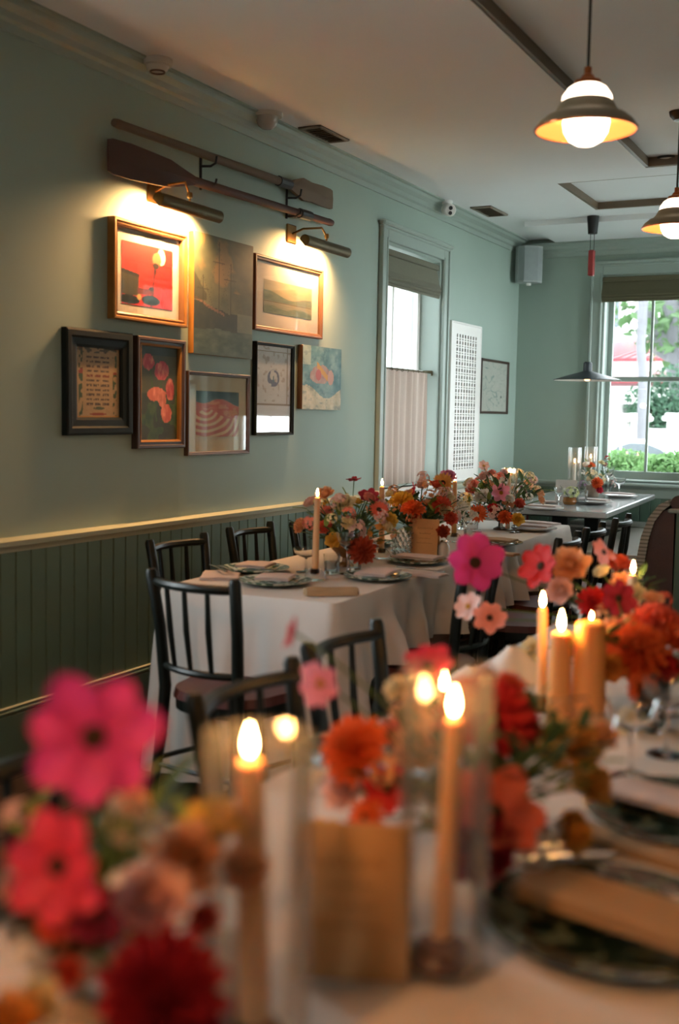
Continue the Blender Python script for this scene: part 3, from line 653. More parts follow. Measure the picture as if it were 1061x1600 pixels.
# ------------------------------------------------------------------ chairs
CHZ = .875
def make_chair(label):
    t = thing('bistro_chair', label, 'chair', group='dark bistro chairs')
    n = 10
    m = M(); P = []; F = []
    out = []
    for k in range(28):
        a = 2*PI*k/28; x = .205*math.cos(a); y = .195*math.sin(a); x = math.copysign(abs(x)**.8*.205**.2, x); y = math.copysign(abs(y)**.8*.195**.2, y); out.append((x*(1+.06*(y > 0)), y))
    m.prism(out, lambda u, v, w_: (u*(1-.04*(w_ > .02)), v*(1-.04*(w_ > .02)), .43+w_), .03)
    obj('seat', m, t, mats=SEATR)
    m = M(); m.prism([(u*.96, v*.96) for u, v in out], lambda u, v, w_: (u, v, .39+w_), .04); obj('seat_rail', m, t, mats=DARKW)
    for s in (-1, 1):
        obj('rear_post', M().tube([(s*.185, -.235, 0), (s*.168, -.19, .30), (s*.163, -.178, .47), (s*.172, -.195, .68), (s*.185, -.225, CHZ-.012), (s*.185, -.226, CHZ)], [.014, .019, .021, .020, .020, .015], n), t, mats=DARKW, smooth=True)
        obj('front_leg', M().tube([(s*.178, .185, 0), (s*.165, .165, .25), (s*.155, .15, .43)], [.012, .016, .018], n), t, mats=DARKW, smooth=True)
    bow = lambda q, d: -d*(1-q*q)
    pts = lambda z, y0, d, w_: [(w_*q, y0+bow(q, d), z) for q in [-1+i/5 for i in range(11)]]
    obj('top_rail', M().tube(pts(.835, -.213, .05, .18), [.013]+[.016]*9+[.013], 8), t, mats=DARKW, smooth=True)
    obj('lower_rail', M().tube(pts(.545, -.182, .045, .163), [.011]+[.013]*9+[.011], 8), t, mats=DARKW, smooth=True)
    for q in (-.5, 0, .5):
        obj('spindle', M().tube([(.163*q, -.182+bow(q, .045), .545), (.17*q, -.20+bow(q, .05), .69), (.18*q, -.213+bow(q, .05), .835)], [.008, .0105, .008], 8), t, mats=DARKW, smooth=True)
    obj('stretcher', M().tube([(-.17, .172, .24), (.17, .172, .24)], .009, 6).tube([(-.178, -.205, .2), (.178, -.205, .2)], .009, 6).tube([(-.172, .17, .2), (-.174, -.198, .22)], .009, 6).tube([(.172, .17, .2), (.174, -.198, .22)], .009, 6), t, mats=DARKW)
    return t
CH0 = None
def chair(label, pl, pr, face, push=.0, deg=0):
    """pl, pr: pixels of the two back-post tops; face: heading the sitter faces (degrees about z, 0 = towards the back wall)"""
    global CH0
    a, b = on(*pl, 2, CHZ), on(*pr, 2, CHZ); mid = (a+b)/2; rz = math.radians(face)
    f = Vector((-math.sin(rz), math.cos(rz), 0)); o = mid+f*(.225+push)
    if CH0 is None: CH0 = make_chair(label); c = CH0
    else: c = copy_thing(CH0, label)
    c.location = (o.x, o.y, 0); c.rotation_euler = (0, 0, rz); return c
chair('dark bistro chair at the near head of the left table, back to the camera', (238, 888), (366, 906), -8)
chair('dark bistro chair by the wainscot, nearest on the wall side of the left table', (236, 845), (316, 830), -93)
chair('dark bistro chair by the wainscot, second on the wall side of the left table', (357, 823), (424, 815), -90)
chair('dark bistro chair by the wainscot, mostly hidden behind the left table flowers', (461, 817), (508, 806), -90)
chair('dark bistro chair at the near table, arched back before the left table cloth', (478, 1003), (592, 968), -90)
chair('dark bistro chair at the near table, behind the tall candle in the hurricane glass', (300, 1078), (462, 1030), -90)
chair('dark bistro chair at the near table, only its top rail behind the magenta cosmos', (-40, 1190), (110, 1150), -90)
chair('dark bistro chair on the left table aisle side, behind the pink and salmon cosmos', (700, 884), (802, 862), 90)
chair('dark bistro chair on the left table aisle side, behind the round peach rose', (870, 842), (906, 828), 92)
chair('dark bistro chair on the aisle side of the left table, next to last', (913, 827), (945, 813), 92)
chair('dark bistro chair on the left table aisle side, farthest, before the striped bench', (958, 812), (986, 800), 92)

# ------------------------------------------------------------------ tables and cloths
TZ = .745
def table(label, cx, cy, W_, L_, rz):
    r = thing('dining_table', label, 'table', (cx, cy, 0), rz)
    obj('tabletop', M().cbox(-W_/2, -L_/2, TZ-.035, W_/2, L_/2, TZ, .006), r, mats=mat('table board', '6b543c', .6))
    for sx_ in (-1, 1):
        for sy_ in (-1, 1): obj('leg', M().tube([(sx_*(W_/2-.07), sy_*(L_/2-.12), 0), (sx_*(W_/2-.07), sy_*(L_/2-.12), TZ-.03)], [.022, .03], 8), r, mats=DARKW)
def cloth(label, cx, cy, W_, L_, rz, hem, seed=0, amp=.07):
    rnd = random.Random(seed); o_ = thing
    a, b, rr = W_/2+.006, L_/2+.006, .035; pts = []
    def corner(cx_, cy_, a0):
        for k in range(9): an = a0+k/8*PI/2; pts.append((cx_+rr*math.cos(an), cy_+rr*math.sin(an), math.cos(an), math.sin(an)))
    def side(p, q, nx, ny, n):
        for k in range(1, n): pts.append((lerp(p[0], q[0], k/n), lerp(p[1], q[1], k/n), nx, ny))
    nl, nw = int(L_/.025), int(W_/.025)
    corner(a-rr, b-rr, 0); side((a-rr, b), (-a+rr, b), 0, 1, nw); corner(-a+rr, b-rr, PI/2); side((-a, b-rr), (-a, -b+rr), -1, 0, nl)
    corner(-a+rr, -b+rr, PI); side((-a+rr, -b), (a-rr, -b), 0, -1, nw); corner(a-rr, -b+rr, 1.5*PI); side((a, -b+rr), (a, b-rr), 1, 0, nl)
    N = len(pts); K = 14; z0 = TZ+.008; m = M(); P = []; arc = 0; S_ = []
    for i in range(N):
        if i: arc += math.hypot(pts[i][0]-pts[i-1][0], pts[i][1]-pts[i-1][1])
        S_.append(arc)
    ph = [rnd.random()*6.3 for _ in range(6)]
    for k in range(K+1):
        t = k/K
        for i, (x, y, nx, ny) in enumerate(pts):
            cr = math.exp(-((min(abs(x-a), abs(x+a))/.22)**2+(min(abs(y-b), abs(y+b))/.22)**2))
            s = S_[i]; f = math.sin(s*19+ph[0]+1.3*math.sin(s*3.1+ph[1]))*.55+math.sin(s*37+ph[2])*.5+math.sin(s*8+ph[3])*.4
            e = min(1, max(0, (b-abs(y)-.02)/.22)); e = e*e*(3-2*e); drop = (z0-lerp(hem, .47, e))*t; d = (.004 if t else 0)+t**.8*(.018+amp*f*min(1, t*1.6)+.075*cr)
            zz = z0-drop if k else z0
            if k == 1: zz = z0-.012; d = .006
            P.append((x+nx*d, y+ny*d, zz))
    F = [(k*N+i, k*N+(i+1) % N, (k+1)*N+(i+1) % N, (k+1)*N+i) for k in range(K) for i in range(N)]
    F.append(tuple(range(N)))
    m.add(P, [tuple(reversed(f)) for f in F])
    me = m.mesh('tablecloth', LINEN, True); o = obj('tablecloth', me, loc=(cx, cy, 0)); o.rotation_euler = (0, 0, rz)
    return tag(o, label, 'tablecloth')
LT = (.93, 5.06, .72, 3.36, math.radians(2.0)); NT = (2.535, 2.02, .83, 2.86, 0.0)
table('long dining table under a white cloth along the sage wall', *LT)
cloth('white linen cloth hanging in folds over the long table by the sage wall', *LT, .05, 3)
table('long dining table under a candlelit cloth nearest the camera', *NT)
cloth('white linen cloth over the candlelit table nearest the camera', *NT, .08, 8)
CZ = TZ+.009
# far table
FZ = .81; r = thing('pedestal_table', 'pale stone topped table on dark pedestals below the far window', 'table', (.915, 8.12, 0), math.radians(3.2))
fx, fy = .80/2, 2.08/2
obj('tabletop', M().cbox(-fx+.012, -fy+.012, FZ-.03, fx-.012, fy-.012, FZ, .004), r, mats=mat('grey marble top', 'aeb2b2', .14, var=.12, scale=7))
m = M()
for q in ((-fx, -fy, fx, -fy+.018), (-fx, fy-.018, fx, fy), (-fx, -fy+.018, -fx+.018, fy-.018), (fx-.018, -fy+.018, fx, fy-.018)): m.cbox(q[0], q[1], FZ-.036, q[2], q[3], FZ+.003, .006)
obj('edge_band', m, r, mats=mat('pale metal edging', 'c3c2c2', .3, .6))
for y_ in (-.55, .55):
    c = obj('pedestal', M().cbox(-.055, y_-.055, .04, .055, y_+.055, FZ-.06, .008).cbox(-.22, y_-.22, .0, .22, y_+.22, .03, .012), r, mats=DARKW)
    obj('support_plate', M().cbox(-.24, y_-.24, FZ-.062, .24, y_+.24, FZ-.034, .01), c, mats=DARKW)
FZ += .003

# ------------------------------------------------------------------ benches
STR = stripe_mat('ivory striped bench fabric', 'd3cdc2', '8f8f86', 1, 26, .42)
STV = stripe_mat('ivory and grey ribbed fabric', 'c2bcb0', '8f8c80', 2, 52, .6)
BURG = mat('burgundy leather', '53362a', .5, var=.2, bump=.1, bscale=80)
r = thing('banquette_bench', 'striped banquette bench with burgundy end and green back panel at right', 'bench', (0, 5.72, 0))
Lb = 3.4
front = [(1.85, .30), (1.863, .523), (1.873, .687), (1.893, .818), (1.925, .915), (1.975, .985), (2.02, 1.01), (2.03, .985), (1.995, .955), (1.955, .895), (1.93, .80), (1.915, .68), (1.91, .5), (1.905, .30)]
obj('back_cushion', M().prism(front, lambda u, v, w_: (u, w_-.02, v), Lb), r, mats=STV)
obj('end_panel', M().prism([(1.905, .08), (1.91, .5), (1.915, .68), (1.93, .8), (1.955, .895), (1.995, .955), (2.05, .97), (2.06, .08)], lambda u, v, w_: (u, w_, v), Lb-.04), r, mats=BURG)
obj('back_panel', M().cbox(2.06, -.01, .0, 2.14, Lb, .955, .006).cbox(2.052, -.03, .42, 2.17, Lb, .45, .01).cbox(2.04, -.03, 0, 2.18, Lb, .42, .012), r, mats=WAIN)
obj('top_roll', M().tube([(2.07, 0, .995), (2.07, Lb, .995)], .04, 14), r, mats=BURG, smooth=True)
obj('top_ledge', M().cbox(2.02, -.02, .945, 2.2, Lb, .968, .006), r, mats=TRIMC)
m = M(); m.cbox(1.15, 1.12, .44, 1.86, Lb-.42, .58, .03); obj('seat_cushion', m, r, mats=STR)
obj('plinth', M().cbox(1.45, 1.15, 0, 1.88, Lb-.42, .44, .006), r, mats=BURG)
r = thing('window_bench', 'striped seat cushion along the far wall below the window sill', 'bench', (1.2, 9.02, 0))
obj('seat_cushion', M().cbox(-.6, -.27, .44, .66, .26, .58, .03), r, mats=STR); obj('plinth', M().cbox(-.58, -.08, 0, .60, .26, .44, .006), r, mats=BURG)
r = thing('banquette_bench', 'striped banquette with burgundy piping against the far left wall', 'bench', (.06, 7.3, 0))
ol = [(0, .5), (0, .80), (.03, .85), (.10, .875), (1.46, .875), (1.58, .85), (1.66, .78), (1.69, .66), (1.69, .5)]
obj('back_cushion', M().prism(ol, lambda u, v, w_: (.06+w_, u, v), .14), r, mats=STV)
obj('piping', M().tube([(.206, u*.965+.02, (v-.5)*.96+.5) for u, v in ol], .009, 8), r, mats=mat('burgundy piping', '6a2430', .6))
obj('seat_cushion', M().cbox(.05, 0, .44, .52, 1.69, .56, .03), r, mats=STR); obj('plinth', M().cbox(.04, .02, 0, .48, 1.66, .44, .006), r, mats=BURG)

# ------------------------------------------------------------------ table settings
PLG = plate_mat('green leaf plate glaze', '2f5a45', 'c9cfc3', '15301f', 34); PLD = plate_mat('dark green patterned glaze', '14261d', '5f6a55', '0a1410', 26); PLW = mat('white porcelain', 'd9d5d4', .15, var=.02)
def plate_me(R_, m1, m2):
    m = M(); m.lathe([(0, .004), (R_*.6, .004), (R_*.66, .006), (R_*.70, .012)], 40, mi=1).lathe([(R_*.70, .012), (R_*.97, .021), (R_, .021), (R_*.985, .016), (R_*.7, .006), (R_*.55, 0), (0, 0)], 40)
    return m.mesh('dinner_plate', [m1, m2], True)
PL_G = plate_me(.138, PLG, PLG); PL_D = plate_me(.168, PLD, PLD); PL_W = plate_me(.135, PLW, PLW)
def plate(label, x, y, z, me, group=None): return tag(obj('dinner_plate', me, loc=(x, y, z)), label, 'plate', group)
NAP = mat('blush linen napkin', 'd6c6c2', .95, var=.04, bump=.08, bscale=600); NAPT = mat('napkin toned as amber-lit', 'b0926f', .95, var=.06, bump=.1, bscale=500)  # tan copy of the linen has amber light and shade in its colour
def napkin(label, x, y, z, w_, l_, rz, m_=None, rx=0, group=None, th=.0034):
    m = M()
    for k, sc in enumerate((1, .988, .975)):
        P = []; F = []; n = 10; z0 = k*th
        for top in (0, 1):
            for j in range(n+1):
                for i in range(n+1):
                    u, v = i/n, j/n; e = min(u, 1-u, v, 1-v); zz = z0+(th*.92 if top else .0002)*(1 if e > .01 else .6)+.0011*math.sin(u*7+k*2)*math.sin(v*6+k)*(top or k > 0)
                    P.append(((u-.5)*w_*sc*(1+.012*math.sin(v*9+k)), (v-.5)*l_*sc*(1+.012*math.sin(u*8+k)), zz+.0012*(k > 0 or top)))
        q = n+1; N = q*q
        for j in range(n):
            for i in range(n): a = j*q+i; F += [(a, a+q, a+q+1, a+1), (N+a, N+a+1, N+a+q+1, N+a+q)]
        rim = [i for i in range(q)]+[j*q+n for j in range(1, q)]+[n*q+i for i in range(n-1, -1, -1)]+[j*q for j in range(n-1, 0, -1)]
        for a, b in zip(rim, rim[1:]+rim[:1]): F.append((a, b, N+b, N+a))
        m.add(P, F)
    o = obj('napkin', m, loc=(x, y, z), mats=m_ or NAP); o.rotation_euler = (rx, 0, rz); return tag(o, label, 'napkin', group)
def rolled_napkin(label, x, y, z, l_, r_, rz, m_):
    t = thing('rolled_napkin', label, 'napkin', (x, y, z), rz); m = M(); n = 26
    prof = [(r_*(.35+.65*min(1, (2.2*PI+k*.25)/9))*math.cos(k*.42), r_*(.35+.65*min(1, (2.2*PI+k*.25)/9))*.62*math.sin(k*.42)) for k in range(n)]
    ring = [(r_*math.cos(2*PI*k/20)*(1+.06*math.sin(3*k)), r_*.6*(1+math.sin(2*PI*k/20))) for k in range(20)]
    P = []; F = []; L_ = 12
    for j in range(L_+1):
        v = j/L_; sw = (1+.10*math.sin(v*7))*(.92 if j in (0, L_) else 1)
        for a, b in ring: P.append((a*sw, (v-.5)*l_+.004*math.sin(a*90), b*sw))
    for j in range(L_):
        for k in range(20): F.append((j*20+k, j*20+(k+1) % 20, (j+1)*20+(k+1) % 20, (j+1)*20+k))
    F += [tuple(range(19, -1, -1)), tuple(range(L_*20, L_*20+20))]
    obj('linen_roll', M().add(P, F), t, mats=m_, smooth=True)
    obj('loose_flap', M().grid(lambda u, v: (r_*(.2+1.25*u), (v-.5)*l_*.97, r_*1.2*(1-u)**.5*(1-.1*u)+.002), 6, 8), t, mats=m_, smooth=True); return t
def cutlery(kind, label, x, y, z, rz, group):
    m = M()
    if kind == 'knife':
        m.prism([(-.008, -.11), (.006, -.11), (.005, -.02), (.008, 0), (.009, .09), (.003, .115), (-.004, .10), (-.005, 0), (-.006, -.02)], lambda u, v, w_: (u, v, .001+w_), .003)
    else:
        m.prism([(-.007, -.105), (.007, -.105), (.004, -.02), (.004, .02), (.012, .04), (.012, .055), (-.012, .055), (-.012, .04), (-.004, .02), (-.004, -.02)], lambda u, v, w_: (u, v, .002+w_+.006*max(0, v)*10*.1), .002)
        for q in (-.0095, -.003, .003, .0095): m.prism([(q-.002, .055), (q+.002, .055), (q+.0013, .098), (q-.0013, .098)], lambda u, v, w_: (u, v, .002+w_), .002)
    o = obj('dinner_'+kind if kind == 'fork' else 'table_knife', m, loc=(x, y, z), mats=STEEL); o.rotation_euler = (0, 0, rz); return tag(o, label, kind, group)
def coupe(label, P, h=.15, R_=.05, group=None, name='coupe_glass'):
    m = M(); prof = [(0, .001), (R_*.75, .001), (R_*.75, .003), (.008, .007), (.0038, .02), (.0038, h*.55), (.008, h*.6), (R_*.55, h*.68), (R_*.85, h*.8), (R_, h), (R_-.0012, h), (R_*.83, h*.805), (R_*.5, h*.69), (0, h*.63)]
    m.lathe(prof, 28); o = obj(name, m, loc=P, mats=CUT, smooth=True); return tag(o, label, 'glass', group)
def tumbler(label, P, R_=.038, h=.095, knobs=0, group=None, name='water_tumbler', m_=None, flutes=10):
    r = thing(name, label, 'glass', P, 0, group); n = 40
    m = M(); wob = lambda k: 1+.045*abs(math.sin(k*PI/n*flutes))
    prof = [(R_*.8, 0), (R_*.86, .006), (R_*.92, h*.5), (R_, h), (R_-.002, h), (R_*.86, h*.5), (R_*.78, .012), (0, .010)]
    P_ = [(rr*(wob(k) if 0 < i < 3 and not knobs else 1)*math.cos(2*PI*k/n), rr*(wob(k) if 0 < i < 3 and not knobs else 1)*math.sin(2*PI*k/n), z) for i, (rr, z) in enumerate([(0, 0)]+prof) for k in range(n)]
    F = [(i*n+k, i*n+(k+1) % n, (i+1)*n+(k+1) % n, (i+1)*n+k) for i in range(len(prof)) for k in range(n)]
    m.add(P_, F); obj('glass', m, r, mats=m_ or CUT, smooth=True)
    if knobs:
        q = M()
        for j in range(5):
            for k in range(12):
                a = 2*PI*(k+.5*(j % 2))/12; zz = h*(.12+.17*j); rr = lerp(R_*.84, R_*.98, zz/h)
                q.lathe([(0, .007), (.006, .005), (.0085, 0), (.006, -.005), (0, -.007)], 6, (rr*math.cos(a), rr*math.sin(a), zz))
        b = obj('hobnail', q, r, mats=m_ or CUT, smooth=True); b['kind'] = 'stuff'
    else: obj('water', M().lathe([(0, .013), (R_*.77, .013), (R_*.87, h*.62), (0, h*.62)], 24), r, mats=glass('still water', (.95, .97, .98), .8, .01), smooth=True)
    return r
def menu_card(label, P, rz, w_, h_, m_, seed):
    r = thing('menu_card', label, 'card', P, rz); tl = .16
    m = M(); m.prism([(-w_/2, 0), (w_/2, 0), (w_/2, h_), (-w_/2, h_)], lambda u, v, t: (u, t+v*tl, v), .0015); obj('front_leaf', m, r, mats=m_)
    m = M(); m.prism([(-w_/2, 0), (w_/2, 0), (w_/2, h_), (-w_/2, h_)], lambda u, v, t: (u, h_*tl*2+.002-v*tl+t, v), .0015); obj('back_leaf', m, r, mats=m_)
    rnd = random.Random(seed); m = M()
    for row in range(4):
        zz = h_*(.72-.13*row); n = rnd.randint(14, 20); ww = w_*(.30 if row in (0, 3) else .22)
        for k in range(n):
            u0 = lerp(-ww, ww, k/n); hh = (.004 if row else .008)*(.5+rnd.random()); sl = .002*(rnd.random()-.3)
            m.add([(u0, zz*tl-.0006, zz), (u0+.0012, zz*tl-.0006, zz), (u0+.0012+sl, (zz+hh)*tl-.0006, zz+hh), (u0+sl, (zz+hh)*tl-.0006, zz+hh)], [(0, 1, 2, 3)])
    q = obj('lettering', m, r, mats=mat('brown ink '+m_.name, '8a6238' if m_ is TAN else '9a948e', .9)); q['kind'] = 'stuff'
    return r
# left table
def lp(px, py): p = on(px, py, 2, CZ); return p.x, p.y
MILK = mat('white milk glass', 'd9dadb', .2, var=.02)
g = 'steel cutlery on the left table'
for k, (px, py, lb, nlb, rz, dx) in enumerate(((430, 913, 'green leaf patterned plate at the near head of the left table', 'square blush napkin on the green plate at the head of the left table', .3, 0),
    (590, 905, 'green patterned plate at the left table below the red dahlia', 'flat blush napkin on the plate below the red dahlia, left table', .1, 0),
    (653, 880, 'green patterned plate in front of the kraft card on the left table', 'flat napkin on the plate in front of the kraft card, left table', 1.55, 0),
    (775, 852, 'green patterned plate on the left table just beyond the magenta cosmos', 'napkin toned amber-lit on the plate beyond the magenta cosmos, left table', 1.55, 0),
    (834, 829, 'white plate at the far end of the left table', 'folded blush napkin on the white plate at the far end of the left table', 1.55, 0),
    (400, 893, 'green plate on the wall side of the left table beside the first wall chair', 'square blush napkin on the wall side plate beside the first wall chair', .2, 0),
    (575, 852, 'green plate on the wall side of the left table half hidden behind the flowers', 'blush napkin on the wall side plate half hidden behind the flowers', .2, 0))):
    x, y = lp(px, py); plate(lb, x, y, CZ, PL_W if k == 4 else PL_G)
    napkin(nlb, x, y, CZ+.0245, .13, .20 if k not in (0, 5) else .15, rz, NAPT if k == 3 else NAP)
rolled_napkin('rolled tan napkin at the near right corner of the left table', *lp(517, 930), CZ, .19, .024, -.9, NAPT)
napkin('heaped white napkin with cutlery at the wall side corner of the left table', *lp(345, 901), CZ+.001, .15, .22, .5)
x, y = lp(340, 897); cutlery('knife', 'steel knife on the heaped white napkin at the wall side corner', x, y, CZ+.022, .9, None); cutlery('fork', 'steel fork on the heaped white napkin at the wall side corner', x+.03, y+.01, CZ+.022, .9, None)
napkin('pale napkin with knife at the edge of the left table beside the kraft card plate', *lp(660, 899), CZ+.001, .10, .2, 1.5)
x, y = lp(660, 899); cutlery('knife', 'steel knife on the pale napkin beside the kraft card plate', x-.01, y, CZ+.022, 1.5, None)
x, y = lp(612, 891); cutlery('knife', 'steel knife between the dahlia plate and the kraft card plate', x, y, CZ+.001, 1.5, None)
napkin('long blush napkin laid across the far end of the left table', *lp(845, 818), CZ+.001, .09, .24, 1.3)
napkin('tan napkin at the table edge beyond the magenta cosmos', *lp(775, 866), CZ+.001, .08, .22, 1.45, NAPT)
coupe('coupe glass on the left table beside the wall side napkin, nearest coupe', (*lp(478, 894), CZ), .10, .055)
coupe('tall coupe glass on the left table between napkin and first taper', (*lp(543, 897), CZ), .17, .05)
coupe('coupe glass on the left table right of the first taper', (*lp(560, 874), CZ), .12, .042)
coupe('coupe glass at the far end of the left table below the yellow bloom', (*lp(806, 832), CZ), .15, .045)
tumbler('stack of beaded cut glass beside the kraft card on the left table', (*lp(627, 866), CZ), .052, .13, 1, name='hobnail_glass')
tumbler('small cut glass tumbler below the first taper of the left table', (*lp(518, 896), CZ), .035, .08)
tumbler('small glass tumbler right of the first taper base, left table', (*lp(553, 891), CZ), .033, .08)
tumbler('clear tumbler among white blossoms between the two farther arrangements', (*lp(735, 845), CZ), .04, .1)
def shaker(label, P, R_=.028, h=.075):
    r = thing('milk_glass_jar', label, 'jar', P)
    obj('jar_body', M().lathe([(0, 0), (R_, 0), (R_*1.08, h*.2), (R_*1.0, h*.6), (R_*.6, h*.8), (R_*.6, h*.86), (0, h*.86)], 22), r, mats=MILK, smooth=True)
    obj('lid', M().lathe([(0, h), (R_*.45, h*.98), (R_*.65, h*.9), (R_*.65, h*.85), (0, h*.85)], 18), r, mats=STEEL, smooth=True); return r
shaker('small white jar just right of the kraft card on the left table', (*lp(693, 868), CZ))
shaker('wide white jar below the third arrangement of the left table', (*lp(745, 850), CZ), .038, .075)
x, y = lp(662, 868); menu_card('kraft menu card standing on the left table among the flowers', (x, y, CZ), .12, .128, .17, TAN, 3)
# far table
def fp(px, py): p = on(px, py, 2, FZ); return p.x, p.y
for px, py, lb, nl in ((848, 797, 'white plate at the near left of the far pedestal table', 'pink napkin on the near left plate of the far table'), (928, 787, 'white plate on the far table in front of the orange flower vase', 'pink napkin on the far table plate in front of the orange flower vase'), (968, 777, 'white plate on the far table nearest the window sill', 'pink napkin on the far table plate nearest the window sill')):
    x, y = fp(px, py); plate(lb, x, y, FZ, PL_W); napkin(nl, x, y, FZ+.0245, .10, .22, 1.45)
x, y = fp(883, 785); menu_card('pale grey menu card standing on the far table beside the hurricane glass', (x, y, FZ), .1, .15, .16, mat('pale grey card', 'b9b4ae', .8), 5)
coupe('clear coupe glass on the far table against the window sill', (*fp(967, 777), FZ), .15, .05)
coupe('tipped stemmed glass at left of the far table by the pale green bloom', (*fp(873, 795), FZ), .14, .035)
coupe('tall wine glass on the far table against the bright window', (*fp(950, 772), FZ), .22, .045, name='wine_glass')
tumbler('cut glass tumbler on the far table between the two small vases', (*fp(908, 788), FZ), .045, .1)
napkin('small white napkin on the far table left of the grey card', *fp(857, 785), FZ+.001, .1, .12, .4)
# near table
def np_(px, py): p = on(px, py, 2, CZ); return p.x, p.y
x, y = np_(958, 1452); plate('large dark green patterned plate with tan napkin, closest plate on the near table', x, y, CZ, PL_D); napkin('long napkin toned amber-lit across the closest dark green plate', x+.03, y-.01, CZ+.0245, .32, .105, -.25, NAPT, th=.006)
x, y = np_(1075, 1283); plate('dark green patterned plate second along the near table, cut by the picture edge', x, y, CZ, PL_D); napkin('blush napkin on the second dark plate of the near table', x-.02, y+.005, CZ+.0245, .25, .10, -.25)
x, y = np_(1040, 1335); napkin('napkin toned as amber-lit on the cloth between the two dark plates', x, y-.02, CZ+.001, .30, .07, -.3, NAPT)  # strip coloured like tablecloth under amber lamplight
for px, py, lb in ((905, 1340, 'steel knife left of the napkin between the two dark plates'),): x, y = np_(px, py); cutlery('knife', lb, x, y, CZ+.001, -.9, None)
x, y = np_(930, 1395); cutlery('fork', 'steel fork laid above the closest dark green plate', x-.06, y+.15, CZ+.001, -1.0, None)
x, y = np_(635, 1200); plate('dark plate on the left side of the near table, behind orange dahlias', x-.05, y, CZ, PL_D)
for px, py, lb, h, R_ in ((985, 1215, 'coupe glass between orange amber blooms and the second dark plate', .14, .05), (925, 1235, 'coupe glass behind the amber blooms of the near table', .13, .045), (1040, 1180, 'coupe glass at the right picture edge, near table', .15, .05), (905, 1010, 'stemmed glass behind the hurricane pillar on the near table', .16, .045)):
    coupe(lb, (*np_(px, py), CZ), h, R_)
tumbler('ribbed tumbler whitened like window glints, seen through the foot of the nearest hurricane glass', (*np_(350, 1590), CZ), .034, .085, flutes=9, m_=MILK)  # white body imitates window reflections on a clear tumbler
tumbler('water tumbler behind the red dahlias in the middle of the near table', (*np_(790, 1290), CZ), .036, .1)
tumbler('water tumbler below the bright orange zinnia, near table', (*np_(1020, 1140), CZ), .036, .1)
WN = M(); q = 14
def cone_napkin(label, x, y, z, h, rz):
    m = M(); m.grid(lambda u, v: ((.085*(1-v)+.012*v)*math.cos(u*2*PI)*(1+.16*math.sin(u*6*PI+1)*(1-v*.5)), (.06*(1-v)+.01*v)*math.sin(u*2*PI)*(1+.16*math.sin(u*6*PI+1)*(1-v*.5)), h*v**.85), 30, 8)
    o = obj('napkin', m, loc=(x, y, z), mats=LINEN, smooth=True); o.rotation_euler = (0, 0, rz); tag(o, label, 'napkin')
cone_napkin('white napkin folded to a peak beside the double tapers, near table', *np_(800, 1062), CZ, .085, .3)
cone_napkin('white napkin folded to a low peak left of the peaked one, near table', *np_(735, 1075), CZ, .055, 1.2)
x, y = np_(545, 1532); menu_card('kraft menu card standing close to the camera beside the hurricane glass', (x, y, CZ), .40, .135, .175, TAN, 9)

# ------------------------------------------------------------------ candles
FL = M(); FL.lathe([(0, -.001), (.0032, .003), (.0052, .009), (.0050, .015), (.0034, .022), (.0016, .028), (0, .033)], 12); FLME = FL.mesh('flame', FLAME, True)
def taper(label, base, top, R_=.011, m_=None, holder=None, holder_m=None, fs=1.0, name='taper_candle'):
    """base: foot of the candle; top: end of the wax"""
    r = thing(name, label, 'candle', base); a = Vector(top)-Vector(base); L_ = a.length; q = a.normalized()
    mt = Vector((0, 0, 1)).rotation_difference(q).to_matrix().to_4x4()
    obj('wax', M().lathe([(0, .0), (R_*1.08, 0), (R_*1.05, L_*.4), (R_*.95, L_-.014), (R_*.9, L_-.004), (R_*.6, L_), (R_*.3, L_-.003), (0, L_-.004)], 18).xf(mt), r, mats=m_ or WAXM, smooth=True)
    obj('wick', M().tube([(0, 0, L_-.004), (.0006, 0, L_+.008)], .0011, 5).xf(mt), r, mats=WICK)
    obj('flame', FLME, r, mtx=Matrix.Translation(q*(L_+.004)) @ Matrix.Scale(fs, 4)); return r
def holder(label, P, prof, m_, name='candle_holder'):
    return tag(obj(name, M().lathe(prof, 28), loc=P, mats=m_, smooth=True), label, 'candle holder')
PUCK = lambda R_, h: [(0, 0), (R_, 0), (R_*1.05, h*.3), (R_*.8, h*.75), (R_*.45, h), (.0125, h), (.0125, h*.45), (0, h*.45)]
def hurricane(label, P, R_, h):
    return tag(obj('hurricane_glass', M().lathe([(R_, 0), (R_, h), (R_-.0025, h), (R_-.0025, .004), (0, .004), (0, 0)], 48, closed=False), loc=P, mats=GLASS, smooth=True), label, 'hurricane glass')
COPPERG = mat('rose brown glass', '5e3328', .18, var=.1); BRG = mat('dull brass holder', '7d6136', .35, .8, var=.1); CLG = CUT
def near_taper(label, px, py, bpx, bpy, z0, R_=.011, m_=None, fs=1.0, lean=True):
    b = on(bpx, bpy, 2, z0); D = (b-CAM).dot(FWD); t = at(px, py, D); 
    return taper(label, b, t, R_, m_, fs=fs), b, t
# nearest hurricane
b = on(398, 1640, 2, CZ); hurricane('tall hurricane glass around the nearest candle, close to the camera', b, .056, .33)
holder('low brass candle holder inside the nearest hurricane glass', b+Vector((0, 0, .005)), PUCK(.03, .03), BRG)
t = at(390, 1186, (b-CAM).dot(FWD)); taper('nearest peach taper, standing in the big hurricane glass', b+Vector((0, 0, .02)), (t.x, t.y, t.z), .0155, fs=1.0)
